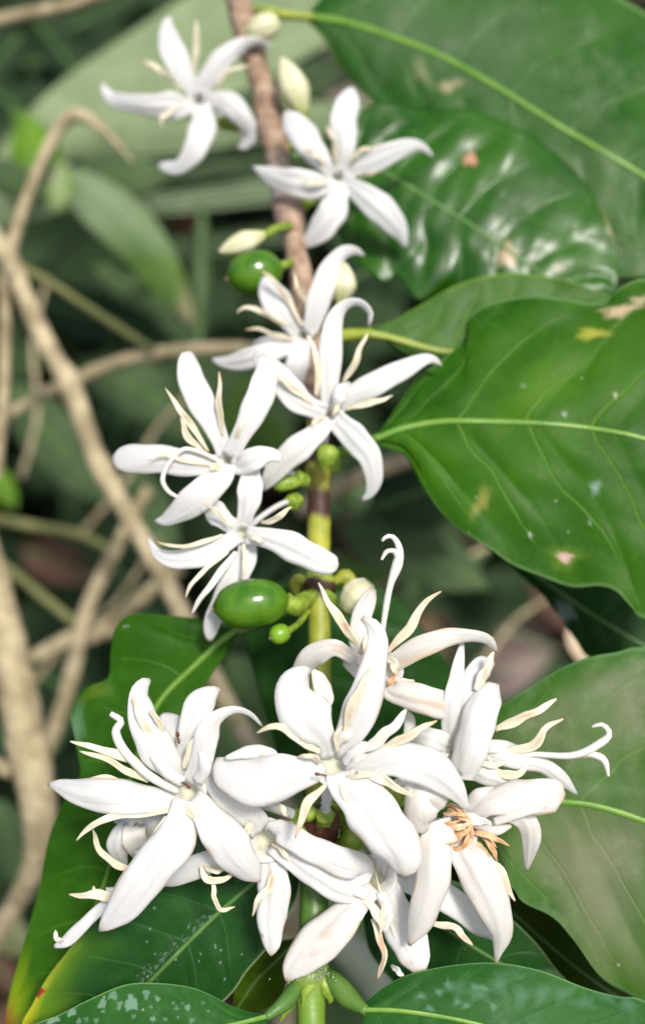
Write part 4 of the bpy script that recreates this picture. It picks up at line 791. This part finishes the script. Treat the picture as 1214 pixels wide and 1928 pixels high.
# ------------------------------------------------------------------ strap leaved plant and shrubs behind
S_M = leaf_mat('strap_leaf_mid', (.17, .225, .13), (.21, .27, .16), (.07, .11, .06), pleat=True, rough=.7, trans=.10, vstr=.5, spec=.1)
S_G = leaf_mat('strap_leaf_green', (.22, .29, .155), (.29, .36, .20), (.13, .18, .09), pleat=True, rough=.7, trans=.10, vstr=.5, spec=.1)
S_D = leaf_mat('strap_leaf_dull', (.065, .105, .05), (.095, .14, .07), (.04, .06, .03), pleat=True, rough=.7, trans=.10, vstr=.5, spec=.1)
B_G = leaf_mat('background_leaf_green', (.065, .135, .025), (.105, .18, .035), (.10, .2, .05), rough=.7, spec=.1)
B_T = leaf_mat('background_leaf_mid', (.050, .090, .036), (.085, .130, .056), (.08, .14, .06), rough=.7, spec=.1)
B_D = leaf_mat('background_leaf_dark', (.015, .034, .014), (.028, .052, .022), (.03, .07, .03), rough=.7, spec=.1)
B_Y = leaf_mat('background_leaf_lime', (.10, .22, .015), (.14, .28, .02), (.2, .3, .05), rough=.7, spec=.1)
B_B = leaf_mat('background_leaf_brown', (.085, .045, .03), (.15, .085, .06), (.2, .1, .06), rough=.6, tcol=(.3, .12, .05))
strap = empty('strap_leaved_plant', W(60, 360, .44)); tag(strap, 'grey green plant with long striped strap leaves behind the top flower', 'plant')
def quick(parent, a, b, w, d, mat, name='leaf', pleat=0, bow=0, grad=(0, .1), wide=.42, spots=(), d1=None, rib=(6, 3), relief=2, fold=(-10, -10), blunt=False):
    """a simple leaf from a to b, w pixels wide"""
    a, b = np.array(a, float), np.array(b, float); v = b - a; n_ = np.array((-v[1], v[0])) / np.hypot(*v)
    tt = np.linspace(0, 1, 9); wd = w / 2 * (np.sin(np.pi * tt ** (math.log(.5) / math.log(wide))) ** .75 if not blunt else np.clip(np.minimum(tt * 6, (1 - tt) * 4), .12, 1))
    mid = a + v * tt[:, None] + n_ * (bow * np.sin(np.pi * tt))[:, None]
    return leaf(name, mid, mid - n_ * wd[:, None], mid + n_ * wd[:, None], d, mat, parent, RIBD, grad=grad, fold=fold, relief=relief, wave=3, rib=rib, nt=40, nu=12 if not pleat else 40, spots=spots, pleat=pleat)
for a, b, w, d, m, bw in (((-60, 420), (900, -200), 215, .46, S_G, -30), ((90, 330), (760, 70), 60, .463, S_D, 14), ((120, 285), (780, 205), 62, .452, S_G, -6), ((150, 345), (760, 275), 40, .458, S_D, -4),
                          ((230, 392), (720, 345), 50, .462, S_M, -8), ((260, 480), (640, 425), 44, .475, S_D, -4), ((-40, 250), (330, 360), 60, .47, S_D, -10)):
    quick(strap, a, b, w, d, m, bow=bw, blunt=True, grad=(0, .2), rib=None, pleat=max(2, round(w / 22)), relief=3, fold=(-6, -6))

def shrub(label, at, leaves, name='background_shrub'):
    r = empty(name, W(*at)); tag(r, label, 'shrub')
    x, y, d = at
    for l in leaves:
        a, b, w, dd, m = l[:5]; kw = l[5] if len(l) > 5 else {}
        quick(r, a, b, w, dd, m, **kw)
    return r
shrub('blurred shrub whose green leaf ends in a brown tip, left of the bark', (110, 330, .40), [
    ((88, 312), (366, 616), 100, .395, B_G, dict(bow=-34, wide=.42, spots=[(352, 596, 60, 30, -45, (.34, .26, .17), .8, .8), (190, 380, 110, 60, 30, (.24, .31, .20), .8, .9)])),  # spots: brown tip, then a grey sheen painted on the upper blade
    ((130, 330), (330, 330), 90, .41, B_T, {}), ((104, 400), (120, 300), 46, .385, B_Y, dict(spots=[(108, 330, 20, 60, 0, (.40, .42, .26), .8, .7)])),
    ((60, 330), (50, 210), 70, .43, B_Y, {}), ((120, 330), (20, 200), 60, .44, B_G, {}), ((-40, 310), (90, 370), 70, .41, B_T, {}), ((380, 380), (372, 700), 34, .46, B_T, {})])
shrub('dim shrub with drooping leaves behind the slanting bare branch', (20, 720, .50), [
    ((20, 720), (230, 960), 110, .50, B_T, dict(bow=10)), ((30, 780), (330, 1010), 90, .56, B_D, {}), ((150, 690), (420, 840), 110, .52, B_T, dict(bow=-20)), ((290, 640), (420, 860), 80, .55, B_T, {}),
    ((60, 560), (330, 640), 100, .58, B_D, {}), ((170, 500), (360, 590), 60, .50, B_T, {}), ((240, 760), (170, 1000), 80, .58, B_D, {}), ((-20, 880), (30, 960), 50, .46, B_Y, {}),
    ((240, 870), (330, 1090), 90, .54, B_T, {}), ((30, 640), (160, 560), 70, .6, B_D, {}), ((200, 1040), (330, 1230), 90, .6, B_D, {})])
shrub('dark green shrub in the top left background', (60, 200, .62), [
    ((40, 200), (250, 60), 90, .62, B_D, {}), ((20, 120), (200, 100), 80, .66, B_D, {}), ((-30, 160), (110, 250), 80, .6, B_D, {}), ((120, 60), (300, -40), 80, .66, B_D, {}), ((40, 60), (-40, 160), 80, .64, B_D, {}), ((150, 140), (60, 30), 70, .6, B_D, {}),
    ((-20, 280), (120, 180), 70, .58, B_D, {}), ((170, 40), (330, -10), 60, .68, B_D, {})])
shrub('blurred leaves showing between the stem and the big right leaf', (650, 1010, .36), [
    ((640, 990), (920, 1110), 130, .36, B_T, dict(bow=-16)), ((690, 960), (930, 880), 130, .33, B_D, {}), ((620, 1090), (820, 1020), 80, .40, B_G, {}), ((760, 1120), (920, 1040), 60, .42, B_T, {}), ((690, 1060), (640, 960), 60, .38, B_B, {}),
    ((700, 880), (900, 1000), 120, .34, B_T, {}), ((640, 900), (760, 980), 60, .44, B_T, {}), ((560, 1000), (470, 1120), 90, .36, B_D, {}), ((820, 1080), (880, 1040), 34, .40, plain('background_leaf_orange', (.40, .26, .10), (.5, .34, .15), 60), {})])
shrub('dim leaves behind the lower cluster at centre left', (440, 1200, .34), [
    ((430, 1230), (520, 1420), 110, .34, B_T, {}), ((470, 1180), (560, 1330), 90, .37, B_D, {}), ((400, 1330), (500, 1500), 120, .33, B_T, {}), ((500, 700), (430, 860), 80, .36, B_G, dict(bow=8)), ((430, 760), (560, 900), 100, .38, B_G, {}), ((640, 540), (760, 470), 80, .34, B_D, {})])
shrub('dim green leaves low at the left edge', (20, 1700, .40), [
    ((-20, 1500), (70, 1700), 90, .42, B_T, {}), ((-30, 1620), (80, 1560), 80, .44, B_D, {}), ((-30, 1720), (60, 1800), 80, .36, plain('background_leaf_olive', (.16, .18, .07), (.22, .24, .1), 60), {}), ((-20, 1800), (40, 1880), 60, .38, B_B, {}), ((60, 1260), (170, 1330), 80, .52, B_D, {}), ((-30, 1350), (60, 1480), 60, .46, B_D, {}), ((100, 1420), (160, 1280), 60, .5, B_D, {})])
def curl(label, a, b, w, d, mat):
    o = quick(None, a, b, w, d, mat, name='dead_leaf', fold=(26, 22), relief=3); tag(o, label, 'dead leaf', 'dead leaves behind the branch')
curl('pale dry leaf curl hanging between the right leaves', (1075, 1175), (1118, 1262), 44, .30, plain('dry_leaf_pale', (.50, .38, .26), (.62, .50, .36), 90, .7))
curl('reddish dead leaf behind the tall curled style', (800, 1150), (850, 1240), 60, .45, B_B)
curl('brown dead leaf lying right of the fading flower', (930, 1180), (1060, 1225), 46, .50, plain('dry_leaf_mauve', (.065, .045, .038), (.12, .088, .075), 60, .8))
curl('dead brown leaf low behind the mottled leaf edge', (880, 1290), (1040, 1225), 90, .55, plain('dry_leaf_grey', (.15, .105, .09), (.21, .155, .135), 60, .8))
curl('pink brown dead leaf behind the crossing twigs at the left', (40, 1030), (180, 1090), 80, .60, B_B)
curl('small reddish dead leaf beside the slanting branch', (110, 830), (160, 870), 34, .58, B_B)
curl('orange dead leaf under the strap leaves', (340, 410), (385, 450), 40, .50, plain('dry_leaf_orange', (.34, .12, .06), (.44, .18, .10), 60, .8))
curl('dull brown dead leaf at the top behind the second flower', (620, 90), (700, 200), 120, .48, plain('dry_leaf_dull', (.12, .10, .075), (.18, .15, .11), 60, .8))

# ------------------------------------------------------------------ ground with leaf litter and ground cover
gm, N, L, P = nodes('forest_soil')
c = mixc(N, L, smooth(N, L, noise(N, L, 14, 6, .7), .35, .65), (.028, .018, .013), (.085, .055, .042))
c = mixc(N, L, smooth(N, L, noise(N, L, 3, 3), .45, .6), c, (.030, .040, .020))
P.inputs['Roughness'].default_value = .95; P.inputs['Specular IOR Level'].default_value = .05
finish(gm, N, L, P, c, 0, None, noise(N, L, 30, 5), .6, .02)
g = 60.0; n = 81; ax = np.sign(np.linspace(-1, 1, n)) * np.abs(np.linspace(-1, 1, n)) ** 3 * g
X, Y = np.meshgrid(ax, ax); Z = .02 * np.sin(X * 3.1 + 1) * np.cos(Y * 2.7) + .012 * np.sin(X * 9) * np.sin(Y * 8)
I = np.arange(n * n).reshape(n, n)
tag(link('ground', np.stack([X, Y + 1, Z], -1).reshape(-1, 3), np.stack([I[:-1, :-1].ravel(), I[:-1, 1:].ravel(), I[1:, 1:].ravel(), I[1:, :-1].ravel()], 1).tolist(), gm, fix=False), kind='structure')

def scatter(name, count, mat, xr, yr, zr, size, tilt, seed, label, cat, cup=.25):
    r = np.random.default_rng(seed); V = []; F = []
    t = np.array([0, .2, .5, .8, 1.]); wd = np.array([.03, .3, .42, .26, .02])
    for k in range(count):
        L_ = r.uniform(*size); W_ = L_ * r.uniform(.7, 1.1); rz = r.uniform(0, 6.28); tx = r.normal(0, tilt); ty = r.normal(0, tilt)
        pts = []
        for i in range(5):
            for s in (-1, 0, 1):
                pts.append(((t[i] - .5) * L_, s * wd[i] * W_, L_ * (cup * (abs(s) * wd[i] - .6 * (t[i] - .5) ** 2) + .02 * r.normal())))
        p = np.array(pts); M = np.array(Matrix.Rotation(rz, 3, 'Z') @ Matrix.Rotation(tx, 3, 'X') @ Matrix.Rotation(ty, 3, 'Y'))
        p = p @ M.T + np.array((r.uniform(*xr), r.uniform(*yr), r.uniform(*zr)))
        o = len(V); V += p.tolist()
        for i in range(4):
            for s in range(2): F.append((o + i * 3 + s, o + i * 3 + s + 1, o + i * 3 + s + 4, o + i * 3 + s + 3))
    ob = link(name, V, F, mat, None, fix=False); ob['kind'] = 'stuff'; ob['label'] = label; ob['category'] = cat
    return ob
lit = plain('litter_brown', (.060, .034, .024), (.19, .12, .085), 9, .9, spec=.05)
scatter('leaf_litter', 2600, lit, (-1.6, 1.6), (.1, 4.0), (.0, .06), (.05, .12), .35, 3, 'brown leaf litter on the ground in the blurred background', 'litter')
gc = plain('cover_green', (.013, .028, .012), (.046, .076, .032), 7, .75, .12, spec=.06)
scatter('ground_cover', 2300, gc, (-1.5, .16), (.35, 3.5), (.04, .26), (.06, .15), .5, 5, 'dark green ground cover leaves in the blurred background', 'ground cover')
scatter('ground_cover', 500, gc, (.1, 1.4), (1.0, 3.6), (.04, .24), (.06, .15), .5, 6, 'sparse green ground cover far behind the right leaves', 'ground cover')

# ------------------------------------------------------------------ ants
def ant(x, y, d, ang, label, k=1.0):
    """one small ant lying in the plane facing the viewer; ang = heading in the picture"""
    s = S(d) * k; a = math.radians(ang); f = math.cos(a) * RX - math.sin(a) * RY; sd_ = np.cross(RZ, f); o = W(x, y, d)
    V = []; F = []
    def ell(c, r, n1=8, n2=10):
        b = len(V)
        for i in range(n1 + 1):
            th = math.pi * i / n1
            for j in range(n2):
                p = 2 * math.pi * j / n2; rr = max(math.sin(th), .05)
                V.append(o + s * (f * (c[0] + r[0] * math.cos(th)) + sd_ * (c[1] + r[1] * rr * math.cos(p)) + RZ * (c[2] + r[2] * rr * math.sin(p))))
        for i in range(n1):
            for j in range(n2): F.append((b + i * n2 + j, b + i * n2 + (j + 1) % n2, b + (i + 1) * n2 + (j + 1) % n2, b + (i + 1) * n2 + j))
    ell((-5, 0, 4), (5.2, 3.4, 3.4)); ell((0, 0, 4), (1.6, 1.2, 1.4)); ell((3.2, 0, 4), (3.4, 2.0, 2.2)); ell((8.2, 0, 4), (2.8, 2.5, 2.2))
    def leg(p):
        b = len(V); p = [o + s * (f * q[0] + sd_ * q[1] + RZ * q[2]) for q in p]
        for i, q in enumerate(p):
            for v in (f, sd_, RZ): V.append(q + v * s * .45 * (1 if i < len(p) - 1 else .5))
        for i in range(len(p) - 1):
            for j in range(3): F.append((b + i * 3 + j, b + i * 3 + (j + 1) % 3, b + i * 3 + 3 + (j + 1) % 3, b + i * 3 + 3 + j))
    for sg in (-1, 1):
        for fx, tx in ((1.8, -3), (3.2, 3.4), (4.6, 8)): leg([(fx, sg * 1.5, 4), ((fx + tx) / 2, sg * 5, 6.5), (tx, sg * 8.5, .5)])
        leg([(10, sg * 1.2, 4.5), (13, sg * 3.2, 6), (16, sg * 3.4, 4)])
    tag(link('ant', V, F, ANT, None, origin=o), label, 'ant', 'ants on the petals')
ant(351, 1478, .1412, 215, 'brown ant inside the throat of the left front flower', 1.0)
ant(603, 1458, .1378, 10, 'brown ant at the throat of the central front flower', 1.1)
ant(336, 1388, .1435, 80, 'brown ant climbing between upper petals of the left front flower', 1.1)

for o in bpy.data.objects:
    if '_o' in o: del o['_o']
